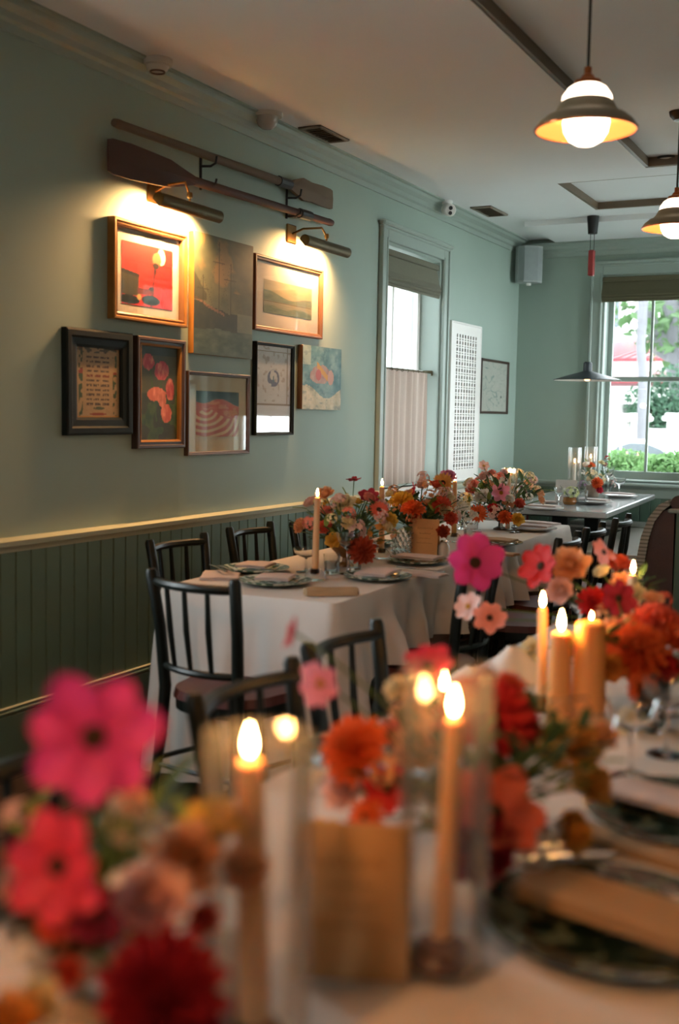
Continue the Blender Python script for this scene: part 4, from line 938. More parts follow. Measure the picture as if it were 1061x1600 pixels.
# second taper with rose holder
b = on(688, 1510, 2, CZ); hurricane('hurricane glass around the tall peach taper with the rose brown holder', b, .054, .36)
holder('rose brown glass candle holder at the foot of the tall peach taper', b+Vector((0, 0, .005)), [(0, 0), (.038, 0), (.042, .008), (.036, .02), (.024, .026), (.016, .032), (.0125, .032), (.0125, .014), (0, .014)], COPPERG)
D = (b-CAM).dot(FWD); t = at(709, 1122, D); taper('tall peach taper in the rose brown holder, centre of the near table', b+Vector((0, 0, .02)), t, .0115, fs=1.05)
for lb, px, py, bx, by, R_, m_, fs, hl in (('short peach taper whose flame shows just behind the tall peach taper', 694, 1082, 690, 1290, .011, WAXM, .9, 'brass holder of the taper behind the tall peach taper'),
        ('slim peach taper left of the amber pillar candles', 848, 950, 846, 1108, .011, WAXM, 1.0, 'brass holder of the slim taper left of the pillar candles'),
        ('leaning ivory taper beyond the orange dahlias', 989, 897, 975, 1035, .0125, WAXW, 1.0, 'brass holder of the leaning ivory taper')):
    b = on(bx, by, 2, CZ); holder(hl, b, PUCK(.032, .034), BRG); D = (b-CAM).dot(FWD); taper(lb, b+Vector((0, 0, .016)), at(px, py, D), R_, m_, fs=fs)
AMB = mat('pillar wax with amber glow tone', 'e8a35a', .5, var=.05, sss=.7)  # amber candle glow put into the wax colour
b = on(872, 1128, 2, CZ); t = at(872, 985, (b-CAM).dot(FWD)); taper('amber pillar candle with tall flame right of the slim taper', b, (b.x, b.y, t.z), .024, AMB, fs=1.35, name='pillar_candle')
b2 = on(918, 1128, 2, CZ); t = at(916, 968, (b2-CAM).dot(FWD)); taper('wide amber pillar candle burning low beside the tall flamed pillar', b2, (b2.x, b2.y, t.z), .034, AMB, fs=.5, name='pillar_candle')
# left table tapers
for lb, px, py, bx, by, m_ in (('peach taper on the left table, first and nearest', 496, 777, 492, 906, WAXM), ('peach taper on the left table beside the red and coral blooms', 597, 760, 596, 872, WAXM), ('peach taper on the left table right of the brown gerbera', 711, 752, 709, 846, WAXM)):
    b = on(bx, by, 2, CZ); holder('glass candle holder under the '+lb.replace(' on the left table', ''), b, PUCK(.04, .045), CLG); D = (b-CAM).dot(FWD); taper(lb, b+Vector((0, 0, .022)), at(px, py, D), .0125, m_, fs=.95)
b = on(793, 828, 2, CZ); D = (b-CAM).dot(FWD); hurricane('hurricane glass at the far end of the left table', b, .048, .36); taper('ivory taper in the hurricane glass at the far end of the left table', b+Vector((0, 0, .006)), at(796, 741, D), .0125, WAXW)
for bx, by, px, py, lb in ((896, 777, 896, 723, 'nearer the grey card'), (921, 772, 924, 716, 'nearer the window casing')):
    b = on(bx, by, 2, FZ); D = (b-CAM).dot(FWD); hurricane('hurricane glass on the far table, '+lb, b, .05, .38); taper('white taper in the far table hurricane glass, '+lb, b+Vector((0, 0, .006)), Vector((b.x, b.y, at(px, py, D).z)), .0125, mat('white candle wax', 'e4ddd0', .45, var=.02, sss=.2), fs=.9)
# ------------------------------------------------------------------ flowers
PCOL = {'magenta': 'd8408c', 'pinkred': 'df3f5c', 'red': 'd63336', 'crimson': 'aa2a3a', 'coral': 'e87058', 'orange': 'ee7a45', 'rust': 'c4583a', 'peach': 'f4b98c', 'amber': 'e8ac58', 'yellow': 'efc65a', 'cream': 'f4e4be', 'pink': 'eb9dbd', 'blush': 'f5cdc6', 'salmon': 'f09a8a', 'white': 'f2ede6', 'palegreen': 'd8dda2', 'lilac': 'c9aed4'}
def pmat(c): return mat('petal '+c, PCOL[c], .65, var=.18, scale=45, trans=.3)
CENT = mat('dark flower centre', '3b2a18', .9, var=.3, scale=200, bump=.5, bscale=400); CENY = mat('golden flower centre', 'b98a2e', .9, var=.3, scale=200, bump=.5, bscale=400)
def petal_pts(L_, Wd, cup, tipn, curl, nu=4, nv=5):
    """petal along +x from the origin"""
    def f(u, v):
        t = v; w_ = Wd*(math.sin(PI*min(1, t*.86+.08))**.7)*(1 if t < .9 else .93); q = u*2-1
        x = L_*(t - tipn*t**6*(1-abs(math.cos(q*PI))*.0)*(1-math.cos(q*PI*1.5))*.5)
        return (x, q*w_*.5, cup*q*q*Wd+curl*t*t*L_+.012*math.sin(q*9)*t)
    return f
MESH = {}
def cosmos_petal(c):
    k = ('cp', c)
    if k not in MESH: MESH[k] = M().grid(petal_pts(1, .76, .10, .08, .08), 6, 6).mesh('petal', pmat(c), True)
    return MESH[k]
def bloom_mesh(kind, c):
    k = (kind, c)
    if k in MESH: return MESH[k]
    rnd = random.Random(hash_s(kind+c)); m = M()
    def put(n, elev, L_, Wd, cup, curl, r0, z0, jit=.1, ph=0):
        for i in range(n):
            s = len(m.v); m.grid(petal_pts(L_*(1+rnd.uniform(-jit, jit)), Wd, cup, .04, curl), 2, 3)
            m.xf(Matrix.Rotation(2*PI*(i+ph+rnd.uniform(-.15, .15))/n, 4, 'Z') @ Matrix.Translation((r0, 0, z0)) @ Matrix.Rotation(-elev-rnd.uniform(-jit, jit), 4, 'Y'), s)
    if kind == 'dahlia':
        for j in range(8):
            t = j/7; put(int(lerp(15, 6, t)), lerp(-.25, 1.35, t), lerp(.92, .40, t), lerp(.42, .26, t), .42, .12, lerp(.12, .02, t), lerp(.0, .34, t), .08, j*.5)
    elif kind == 'ranunculus':
        for j in range(7):
            t = j/6; put(int(lerp(9, 5, t)), lerp(.15, 1.45, t), lerp(.95, .55, t), lerp(.80, .5, t), .35, .35 if j < 5 else .1, lerp(.08, .03, t), lerp(-.2, .12, t), .06, j*.5)
    elif kind == 'rose':
        for j in range(4):
            t = j/3; put(int(lerp(7, 4, t)), lerp(.05, 1.2, t), lerp(1.0, .62, t), lerp(.95, .7, t), .22, .28, .06, lerp(-.12, .08, t), .12, j*.5)
    elif kind == 'zinnia':
        for j in range(5):
            t = j/4; put(int(lerp(18, 8, t)), lerp(-.12, .75, t), lerp(.96, .32, t), lerp(.30, .2, t), .2, .05, .06, lerp(0, .16, t), .06, j*.5)
    elif kind == 'gerbera':
        for j in range(2): put(20, .08+.14*j, .97-.1*j, .22, .15, .05, .05, .03*j, .05, j*.5)
    elif kind == 'cluster':
        for i in range(22):
            a = rnd.uniform(0, 2*PI); z = rnd.uniform(-.2, 1); rr = math.sqrt(max(0, 1-z*z))*.8
            d = Vector((rr*math.cos(a), rr*math.sin(a), z*.8)); q = d.normalized().to_track_quat('Z', 'Y').to_matrix().to_4x4()
            for kx in range(5):
                s = len(m.v); m.grid(petal_pts(.27, .22, .1, .05, .15), 2, 2); m.xf(Matrix.Translation(d) @ q @ Matrix.Rotation(2*PI*kx/5, 4, 'Z'), s)
    MESH[k] = m.mesh('petals', pmat(c), True); return MESH[k]
def hash_s(s):
    h = 7
    for ch in s: h = (h*31+ord(ch)) % 100003
    return h
def dome(mm, k):
    if k not in MESH: MESH[k] = M().lathe([(1, -.3), (.95, .1), (.7, .35), (.35, .46), (0, .5)], 14).mesh('flower_centre', mm, True)
    return MESH[k]
LEAFME = {}
def leaf_me(mm):
    if mm.name not in LEAFME: LEAFME[mm.name] = M().grid(petal_pts(1, .42, .12, -.15, -.18), 4, 6).mesh('leaf', mm, True)
    return LEAFME[mm.name]
def orient(n, spin=0):
    return Vector(n).normalized().to_track_quat('Z', 'Y').to_matrix().to_4x4() @ Matrix.Rotation(spin, 4, 'Z')
def stem_mesh(d, n, r=.0022):
    n = Vector(n).normalized(); c = d*.55-n*d.length*.12+Vector((0, 0, .05*d.length)); e = d-n*.004
    return M().tube([(c*2*t*(1-t)+e*t*t) for t in (0, .2, .4, .6, .8, .93, 1)], r, 6)
FR = random.Random(21)
def flower(kind, col, P, r, n, base, label, group=None, centre='dark', names={'cosmos': 'cosmos_flower', 'dahlia': 'dahlia', 'ranunculus': 'ranunculus', 'rose': 'garden_rose', 'zinnia': 'zinnia', 'gerbera': 'gerbera', 'cluster': 'blossom_sprig'}):
    base = Vector(base)+Vector((FR.uniform(-.02, .02), FR.uniform(-.02, .02), 0)); t = thing(names[kind], label, 'flower', base, 0, group); d = Vector(P)-base
    R0 = Matrix.Translation(d) @ orient(n, FR.uniform(0, 6))
    if kind == 'cosmos':
        pm = cosmos_petal(col)
        for k in range(7):
            obj('petal', pm, t, mtx=R0 @ Matrix.Rotation(2*PI*k/7+FR.uniform(-.12, .12), 4, 'Z') @ Matrix.Translation((r*.1, 0, .0006*(k % 2))) @ Matrix.Rotation(-.14-FR.uniform(-.26, .26), 4, 'Y') @ Matrix.Scale(r*.92*FR.uniform(.93, 1.05), 4))
    else:
        o = obj('petals', bloom_mesh(kind, col), t, mtx=R0 @ Matrix.Scale(r, 4)); o['kind'] = 'stuff'
    if kind in ('cosmos', 'gerbera', 'zinnia'):
        cr = r*{'cosmos': .19, 'gerbera': .30, 'zinnia': .2}[kind]; mm = CENT if centre == 'dark' else CENY
        obj('flower_centre', dome(mm, mm.name), t, mtx=R0 @ Matrix.Translation((0, 0, r*(.06 if kind != 'zinnia' else .2))) @ Matrix.Scale(cr, 4))
    obj('stem', stem_mesh(d, n), t, mats=STEM); return t
def leafy(base, tip, label, group, mm, nl=6, ll=.05):
    base = Vector(base); t = thing('leafy_sprig', label, 'foliage', base, 0, group); d = Vector(tip)-base
    s = stem_mesh(d, d.normalized(), .0018); obj('stem', s, t, mats=STEM)
    q = d.normalized()
    for k in range(nl):
        a = .35+.65*k/(nl-1); side = Vector((FR.uniform(-1, 1), FR.uniform(-1, 1), FR.uniform(-.2, .7))); side = (side+q*.5).normalized()
        x = side; z = (Vector((0, 0, 1))-x*x.z); z = z.normalized() if z.length > .1 else Vector((0, 1, 0)); y = z.cross(x)
        pos = d*.55*2*a*(1-a)+Vector((0, 0, .05*d.length))*2*a*(1-a)-q*d.length*.12*2*a*(1-a)+d*a*a
        mt = Matrix.Translation(pos) @ Matrix((x, y, z)).transposed().to_4x4() @ Matrix.Scale(ll*FR.uniform(.7, 1.2), 4)
        obj('leaf', leaf_me(mm), t, mtx=mt)
def bowl(label, P, R_, h, m_, style=0):
    prof = [(0, 0), (R_*.55, 0), (R_*.5, .008), (R_*.18, .02), (R_*.16, h*.35), (R_*.5, h*.5), (R_*.85, h*.75), (R_, h), (R_-.004, h), (R_*.8, h*.76), (0, h*.55)] if style == 0 else [(0, 0), (R_*.8, 0), (R_, h*.4), (R_*.9, h*.85), (R_*.95, h), (R_*.9, h), (R_*.85, h*.85), (0, h*.3)]
    return tag(obj('flower_bowl' if style == 0 else 'bud_vase', M().lathe(prof, 28), loc=P, mats=m_, smooth=True), label, 'vase')
TOCAM = Vector((.35, -.85, .35))
def arrange(V, hb, flowers, fillers, greens, where, fill_region, ns=1.0):
    """V: foot of the bowl; flowers: (kind, colour, px, py, depth, radius, normal, label)"""
    base = Vector(V)+Vector((0, 0, hb*.75))
    for kind, col, px, py, D, r, n, lb in flowers:
        P = at(px, py, D)
        if n is None:
            n = TOCAM+Vector((0, 0, .3))+(P-base).normalized()*.6
        flower(kind, col, P, r, n, base, lb, None, 'gold' if col in ('pink', 'white', 'blush', 'cream') else 'dark')
    (fx0, fy0, fz0), (rx, ry, rz_) = fill_region
    for i in range(fillers[0]):
        col = fillers[1][i % len(fillers[1])]; kd = ('cluster', 'rose', 'ranunculus', 'cluster')[i % 4]
        a = FR.uniform(0, 2*PI); z = FR.uniform(0, 1); s = math.sqrt(1-z*z*.8)
        P = Vector((fx0+rx*s*math.cos(a), fy0+ry*s*math.sin(a), fz0+rz_*z)); n = (P-base).normalized()+TOCAM*.4
        cw = {'blush': 'blush', 'peach': 'peach', 'cream': 'cream', 'white': 'white', 'coral': 'coral', 'amber': 'amber', 'orange': 'orange', 'yellow': 'yellow', 'pink': 'pink', 'salmon': 'salmon', 'red': 'red'}[col]
        flower(kd, col, P, fillers[2]*FR.uniform(.75, 1.25), n, base, 'small %s filler bloom tucked into %s' % (cw, where), '%s filler blooms in %s' % (cw, where))
    for i in range(greens[0]):
        a = FR.uniform(0, 2*PI); z = FR.uniform(.0, .95); s = math.sqrt(1-z*z*.7)
        P = Vector((fx0+rx*1.1*s*math.cos(a), fy0+ry*1.1*s*math.sin(a), fz0+rz_*z*.95-.01)); mm = LEAFM if i % 3 else LEAFY
        cw = 'dark green' if i % 3 else 'yellow green'
        leafy(base, P, '%s leafy sprig growing out of %s' % (cw, where), '%s sprigs in %s' % (cw, where), mm, 6, greens[1])
LFT = Vector((-.8, -.4, .45)); UPN = Vector((.1, -.25, 1)); CAMN = Vector((.42, -.88, .2))
AMBG = mat('amber ceramic', '8a5a2b', .25, var=.15); STONE = mat('speckled stone bowl', '9b8f80', .5, var=.2, scale=80); DKB = mat('bronze bowl', '4a3722', .35, .6, var=.1); GRV = mat('olive glass', '6c7a3a', .2, var=.1)
# arrangement closest to the camera
V = Vector((2.33, .90, CZ)); bowl('stone compote bowl of the flower arrangement closest to the camera', V, .075, .10, STONE)
W_ = 'the flower arrangement closest to the camera'
arrange(V, .10, [
    ('cosmos', 'magenta', 148, 1152, .95, .060, Vector((.35, -.8, .30)), 'big magenta cosmos with dark centre, topmost at lower left of the near table'),
    ('cosmos', 'pinkred', 92, 1352, .93, .048, Vector((.2, -.9, .25)), 'magenta red cosmos below the topmost one, lower left of the near table'),
    ('dahlia', 'crimson', 255, 1560, .93, .056, Vector((.4, -.7, .5)), 'deep red dahlia with dark heart at the bottom picture edge'),
    ('cosmos', 'crimson', 152, 1425, 1.0, .034, Vector((.6, -.6, -.1)), 'dark crimson cosmos tucked right under the magenta red one'),
    ('cluster', 'cream', 205, 1285, 1.02, .026, None, 'cream blossom sprig right of the topmost magenta cosmos'),
    ('cluster', 'white', 247, 1300, 1.05, .020, None, 'tiny white blossom sprig right of the cream one, near table'),
    ('rose', 'yellow', 335, 1300, 1.12, .036, UPN, 'pale yellow rose glowing at the foot of the nearest flame'),
    ('rose', 'peach', 285, 1345, 1.06, .036, None, 'peach rose left of the nearest hurricane candle'),
    ('rose', 'blush', 240, 1408, 1.0, .036, None, 'blush rose right of the magenta red cosmos'),
    ('ranunculus', 'coral', 318, 1438, 1.04, .018, None, 'tiny coral bud left of the nearest hurricane glass'),
    ('ranunculus', 'coral', 190, 1530, .95, .020, None, 'small coral ranunculus left of the deep red dahlia'),
    ('cluster', 'white', 36, 1492, .98, .022, None, 'white blossom cluster at the lower left picture edge'),
    ('rose', 'cream', 62, 1565, .95, .022, None, 'small cream yellow bud at the lower left bottom edge'),
    ('ranunculus', 'coral', 105, 1520, 1.0, .018, None, 'little coral bud between the white cluster and the deep red dahlia'),
    ('cosmos', 'white', 198, 1402, 1.04, .030, Vector((-.3, -.6, .6)), 'white cosmos behind the magenta red one, lower left'),
    ('rose', 'amber', 20, 1592, .93, .025, None, 'amber bud in the lower left picture corner'),
    ('rose', 'peach', 380, 1360, 1.10, .024, None, 'small peach rose right against the nearest hurricane glass'),
], (8, ('blush', 'peach', 'coral'), .018), (14, .05), W_, ((2.36, .90, .90), (.10, .10, .12)))
# middle arrangement of the near table
V = Vector((2.56, 1.50, CZ)); bowl('stone compote bowl of the middle arrangement on the near table', V, .08, .10, STONE)
W_ = 'the middle arrangement of the near table'
arrange(V, .10, [
    ('dahlia', 'orange', 553, 1172, 1.62, .052, Vector((-.1, -.8, .5)), 'large orange dahlia right of the nearest hurricane glass'),
    ('ranunculus', 'salmon', 606, 1152, 1.70, .028, None, 'salmon ranunculus just right of the large orange dahlia'),
    ('cosmos', 'red', 605, 1232, 1.62, .040, Vector((.5, -.7, .3)), 'red cosmos below the large orange dahlia'),
    ('zinnia', 'orange', 572, 1278, 1.6, .032, None, 'orange zinnia below the red cosmos, above the kraft card'),
    ('rose', 'blush', 540, 1235, 1.66, .036, None, 'blush rose under the large orange dahlia'),
    ('rose', 'yellow', 514, 1318, 1.55, .036, UPN, 'yellow rose at the top edge of the close kraft card'),
    ('cluster', 'white', 500, 1222, 1.7, .028, None, 'white blossom sprig left of the blush rose, near table'),
    ('cluster', 'white', 592, 1318, 1.55, .026, None, 'white blossom sprig low between kraft card and tall taper'),
    ('cosmos', 'pink', 502, 1068, 1.66, .038, Vector((-.1, -.9, .05)), 'light pink cosmos on a long stem before the arched chair'),
    ('cosmos', 'pinkred', 460, 990, 1.66, .027, Vector((-.95, -.25, .15)), 'red cosmos seen edge on, highest left of the middle arrangement'),
    ('cosmos', 'pinkred', 668, 1042, 1.8, .046, Vector((.2, -.5, .8)), 'pink red cosmos left of the short taper flame'),
    ('rose', 'cream', 622, 1080, 1.75, .024, None, 'small cream rose left of the pink red cosmos'),
    ('cluster', 'blush', 650, 1070, 1.75, .016, None, 'pale lilac blush sprig beside the small cream rose'),
    ('rose', 'peach', 655, 1172, 1.65, .042, None, 'peach rose left of the tall peach taper'),
    ('rose', 'peach', 645, 1120, 1.75, .036, None, 'peach rose higher up left of the tall peach taper'),
    ('dahlia', 'red', 757, 1122, 1.62, .072, None, 'big red dahlia right behind the tall taper flame'),
    ('ranunculus', 'coral', 790, 1082, 1.75, .034, None, 'coral ranunculus above right of the big red dahlia'),
    ('dahlia', 'red', 805, 1135, 1.64, .042, None, 'red dahlia with dark underside right of the big red one'),
    ('cosmos', 'coral', 770, 1270, 1.47, .072, Vector((.55, -.45, .7)), 'wide coral cosmos low right of the tall peach taper'),
    ('dahlia', 'crimson', 745, 1325, 1.45, .05, Vector((.3, -.8, .2)), 'crimson dahlia under the wide coral cosmos'),
    ('rose', 'amber', 892, 1165, 1.75, .05, None, 'amber rose in the gap right of the red dahlias'),
    ('rose', 'amber', 915, 1225, 1.72, .042, None, 'amber rose directly below the other amber rose'),
    ('rose', 'peach', 935, 1150, 1.8, .03, None, 'peach rose right above the amber roses'),
    ('rose', 'amber', 890, 1300, 1.6, .034, None, 'lowest amber rose near the closest dark plate'),
    ('cluster', 'white', 862, 1300, 1.6, .028, None, 'white blossom sprig beside the lowest amber rose'),
    ('cluster', 'white', 835, 1345, 1.52, .026, None, 'white blossom sprig drooping toward the closest dark plate'),
    ('rose', 'yellow', 855, 1180, 1.75, .026, None, 'small yellow bloom left of the amber roses'),
], (16, ('peach', 'cream', 'blush', 'amber'), .022), (24, .045), W_, ((2.57, 1.50, .89), (.16, .13, .13)))
# third arrangement at right
V = Vector((2.61, 2.50, CZ)); bowl('dark bowl of the orange dahlia arrangement at the right edge', V, .08, .11, DKB)
W_ = 'the orange dahlia arrangement at the right edge'
arrange(V, .11, [
    ('dahlia', 'orange', 995, 1020, 2.42, .072, Vector((.2, -.7, .7)), 'broad orange red dahlia, largest at the right edge'),
    ('zinnia', 'orange', 1005, 1080, 2.35, .036, CAMN, 'round bright orange zinnia below the largest orange dahlia'),
    ('dahlia', 'coral', 1025, 972, 2.5, .055, UPN, 'flat coral dahlia seen from the side above the largest orange one'),
    ('rose', 'orange', 1058, 1000, 2.45, .044, None, 'orange rose cut by the right picture edge'),
    ('rose', 'amber', 958, 1045, 2.4, .034, None, 'amber rose left of the largest orange dahlia'),
    ('cosmos', 'crimson', 966, 935, 2.7, .05, Vector((.6, -.6, .2)), 'crimson cosmos right of the leaning ivory taper'),
    ('rose', 'peach', 1020, 938, 2.7, .026, None, 'small peach rose right of the crimson cosmos'),
    ('dahlia', 'coral', 968, 990, 2.55, .040, None, 'coral dahlia at the foot of the leaning ivory taper'),
    ('rose', 'rust', 930, 1000, 2.5, .030, None, 'rust rose between pillar candle and leaning taper'),
    ('dahlia', 'red', 1040, 1045, 2.4, .034, None, 'red dahlia right of the bright orange zinnia'),
    ('cluster', 'cream', 985, 1130, 2.2, .034, None, 'cream blossom sprig low under the bright orange zinnia'),
], (9, ('peach', 'orange', 'amber'), .026), (20, .055), W_, ((2.63, 2.44, .86), (.17, .13, .11)))
# fourth arrangement, far end of the near table
V = Vector((2.44, 3.12, CZ)); bowl('stone bowl of the tall cosmos arrangement ending the near table', V, .08, .10, STONE)
W_ = 'the tall cosmos arrangement ending the near table'
arrange(V, .10, [
    ('cosmos', 'magenta', 742, 880, 2.95, .085, Vector((.45, -.75, .35)), 'large magenta cosmos over the corner of the left table'),
    ('cosmos', 'blush', 732, 948, 2.95, .044, Vector((-.2, -.8, .4)), 'blush cosmos below left of the large magenta one'),
    ('cosmos', 'salmon', 765, 966, 2.9, .046, Vector((.3, -.7, .5)), 'salmon cosmos next to the blush one, below the large magenta'),
    ('cosmos', 'red', 846, 885, 3.0, .066, Vector((-.3, -.7, .3)), 'red cosmos right of the large magenta one, behind the slim taper'),
    ('rose', 'peach', 892, 886, 3.0, .052, None, 'round peach rose above the pillar candles'),
    ('rose', 'blush', 876, 925, 3.0, .042, None, 'blush rose below the round peach one'),
    ('cosmos', 'salmon', 945, 862, 3.2, .046, Vector((-.4, -.6, -.2)), 'salmon cosmos hanging before the far chairs'),
    ('rose', 'coral', 966, 885, 3.2, .040, None, 'coral rose behind the flame of the leaning taper'),
    ('dahlia', 'red', 926, 940, 3.05, .044, None, 'red dahlia above the low pillar candle'),
    ('rose', 'peach', 972, 912, 3.1, .034, None, 'peach rose behind the leaning ivory taper'),
    ('rose', 'cream', 832, 1018, 2.95, .036, None, 'cream rose left of the slim taper, near the peaked napkin'),
], (8, ('peach', 'coral', 'cream'), .026), (9, .05), W_, ((2.42, 3.10, .88), (.12, .12, .12)))
# left table arrangements
V = Vector((.94, 4.27, CZ)); bowl('amber ceramic bowl of the first arrangement on the left table', V, .075, .105, AMBG)
W_ = 'the first arrangement of the left table'
arrange(V, .105, [
    ('rose', 'cream', 537, 789, 4.75, .052, None, 'pale cream rose at the top of the first left table arrangement'),
    ('cosmos', 'crimson', 576, 777, 4.75, .050, None, 'dark magenta red cosmos right of the pale cream rose'),
    ('gerbera', 'coral', 592, 797, 4.7, .044, None, 'coral gerbera under the dark magenta red cosmos'),
    ('dahlia', 'rust', 566, 860, 4.55, .058, CAMN, 'rusty red dahlia lowest in the first left table arrangement'),
    ('cluster', 'blush', 553, 828, 4.65, .060, None, 'blush blossom head in the middle of the first left table arrangement'),
    ('rose', 'yellow', 521, 845, 4.65, .038, None, 'golden yellow rose right of the nearest left table taper'),
    ('rose', 'coral', 508, 826, 4.75, .040, None, 'coral rose behind the nearest left table taper'),
    ('rose', 'salmon', 512, 800, 4.85, .030, None, 'dusky salmon rose high behind the nearest left table taper'),
    ('cosmos', 'crimson', 553, 750, 5.0, .038, Vector((0, -.1, 1)), 'thin dark red cosmos seen edge on, high above the left table'),
    ('cluster', 'amber', 590, 835, 4.7, .05, None, 'amber blossom head under the coral gerbera'),
], (22, ('blush', 'peach', 'cream', 'salmon', 'yellow'), .034), (24, .055), W_, ((.94, 4.27, .89), (.20, .20, .18)))
V = Vector((.96, 5.02, CZ)); bowl('olive glass bowl of the second arrangement on the left table', V, .075, .11, GRV)
W_ = 'the second arrangement of the left table'
arrange(V, .11, [
    ('dahlia', 'yellow', 628, 784, 5.35, .064, UPN, 'flat golden yellow dahlia over the beaded glass'),
    ('cosmos', 'pinkred', 648, 767, 5.5, .048, Vector((-.9, -.4, .2)), 'bright pink cosmos seen edge on above the yellow dahlia'),
    ('cluster', 'blush', 661, 746, 5.6, .038, None, 'blush blossom sprig highest in the second left table arrangement'),
    ('rose', 'blush', 660, 760, 5.6, .036, None, 'blush rose just below the highest sprig, second arrangement'),
    ('gerbera', 'amber', 692, 755, 5.5, .054, Vector((.2, -.9, .15)), 'brown amber gerbera facing the camera beside the third taper'),
    ('rose', 'pink', 700, 746, 5.6, .044, None, 'pink rose behind the brown amber gerbera'),
    ('dahlia', 'coral', 690, 790, 5.35, .052, None, 'coral dahlia left of the third taper'),
    ('dahlia', 'orange', 645, 797, 5.25, .060, UPN, 'orange coral dahlia just above the left table kraft card'),
    ('cluster', 'peach', 672, 778, 5.4, .046, None, 'peach blossom spike in the middle of the second arrangement'),
    ('ranunculus', 'coral', 703, 812, 5.3, .040, None, 'coral ranunculus low beside the third taper'),
    ('ranunculus', 'rust', 692, 832, 5.2, .036, None, 'rust ranunculus behind the small white jar'),
    ('rose', 'peach', 640, 775, 5.5, .036, None, 'peach rose behind the flat yellow dahlia'),
], (20, ('peach', 'coral', 'cream', 'blush'), .034), (26, .06), W_, ((.96, 5.02, .91), (.18, .18, .16)))
V = Vector((.97, 6.22, CZ)); bowl('bronze bowl of the third arrangement on the left table', V, .08, .12, DKB)
W_ = 'the third arrangement of the left table'
arrange(V, .12, [
    ('zinnia', 'orange', 747, 802, 6.4, .056, CAMN, 'round orange pincushion bloom left in the third arrangement'),
    ('cosmos', 'pink', 783, 770, 6.4, .062, CAMN, 'bright pink cosmos facing the camera in the third arrangement'),
    ('dahlia', 'coral', 787, 746, 6.7, .046, None, 'coral dahlia above the bright pink cosmos'),
    ('rose', 'white', 753, 777, 6.5, .052, None, 'greyish white rose left of the bright pink cosmos'),
    ('ranunculus', 'coral', 737, 768, 6.6, .036, None, 'coral ranunculus left of the greyish white rose'),
    ('rose', 'peach', 762, 760, 6.7, .044, None, 'peach rose above the greyish white rose'),
    ('cluster', 'blush', 775, 800, 6.35, .054, None, 'blush blossom head below the bright pink cosmos'),
    ('dahlia', 'orange', 789, 808, 6.3, .042, None, 'orange dahlia at the rim of the bronze bowl'),
    ('ranunculus', 'coral', 811, 788, 6.4, .036, None, 'coral ranunculus at the right of the third arrangement'),
    ('rose', 'yellow', 808, 812, 6.3, .042, None, 'mustard yellow rose drooping at right of the third arrangement'),
    ('rose', 'peach', 795, 785, 6.45, .042, None, 'peach rose right of the bright pink cosmos'),
    ('cosmos', 'blush', 756, 728, 6.8, .038, Vector((.3, -.8, .4)), 'lone blush cosmos on a tall stem before the cane panel'),
    ('rose', 'yellow', 732, 782, 6.6, .036, None, 'small mustard rose far left in the third arrangement'),
    ('ranunculus', 'red', 770, 795, 6.35, .034, None, 'red ranunculus under the bright pink cosmos'),
], (24, ('blush', 'peach', 'white', 'salmon', 'cream'), .036), (24, .06), W_, ((.97, 6.24, .93), (.22, .2, .17)))
p = on(722, 828, 2, CZ); W_ = 'the low white posy between the left table arrangements'; bowl('low clear bowl of white blossoms between the left table arrangements', p, .05, .06, CUT)
arrange(p, .06, [('cluster', 'white', 722, 795, 5.85, .05, None, 'white blossom head in the low posy behind the third taper'), ('cluster', 'white', 735, 808, 5.8, .05, None, 'white blossom head right in the low posy behind the third taper'), ('cluster', 'cream', 728, 780, 5.9, .045, None, 'cream blossom head topmost in the low posy behind the third taper')], (6, ('white', 'cream'), .026), (6, .04), W_, ((p.x, p.y, .83), (.08, .08, .1)))
# far table posies
x, y = fp(890, 788); V = Vector((x, y, FZ)); bowl('squat brown bud vase with one pale green bloom on the far table', V, .05, .05, AMBG, 1)
arrange(V, .05, [('cluster', 'palegreen', 893, 772, (V-CAM).dot(FWD), .062, None, 'pale green blossom head in the squat brown vase, far table')], (0, ('white',), .02), (3, .04), 'the squat brown vase on the far table', ((x, y, .9), (.05, .05, .05)))
x, y = fp(926, 776); V = Vector((x, y, FZ)); Dv = (V-CAM).dot(FWD); bowl('small grey stone vase of mixed flowers on the far table', V, .055, .09, STONE, 1)
arrange(V, .09, [('zinnia', 'orange', 921, 727, Dv, .052, UPN, 'flat orange zinnia topmost on the far table'), ('cluster', 'cream', 925, 744, Dv, .06, None, 'cream stock spike under the orange zinnia, far table'), ('cluster', 'cream', 938, 748, Dv+.1, .05, None, 'cream blossom head right of the stock spike, far table'), ('dahlia', 'orange', 933, 755, Dv-.08, .046, CAMN, 'vivid orange red dahlia on the far table'), ('ranunculus', 'pinkred', 936, 766, Dv-.08, .032, None, 'pink red ranunculus under the vivid dahlia, far table'), ('cluster', 'lilac', 910, 758, Dv, .042, None, 'lilac blossom sprig left of the cream stock, far table')], (3, ('white', 'cream'), .03), (5, .05), 'the grey stone vase on the far table', ((x, y, .98), (.09, .09, .12)))
x, y = fp(951, 770); V = Vector((x, y, FZ)); Dv = (V-CAM).dot(FWD); tumbler('slim clear vase by the window holding the dark red sprig', V, .03, .12, name='bud_vase')
arrange(V, .12, [('cluster', 'crimson', 949, 716, Dv, .028, None, 'dark red sprig upper bud before the window'), ('cluster', 'crimson', 946, 726, Dv, .02, None, 'dark red sprig lower bud before the window'), ('cluster', 'white', 952, 748, Dv, .05, None, 'white blossom head before the window, far table'), ('cluster', 'blush', 957, 756, Dv, .04, None, 'blush white blossom head at the sill, far table')], (0, ('white',), .02), (2, .04), 'the slim vase by the window', ((x, y, .98), (.06, .06, .1)))
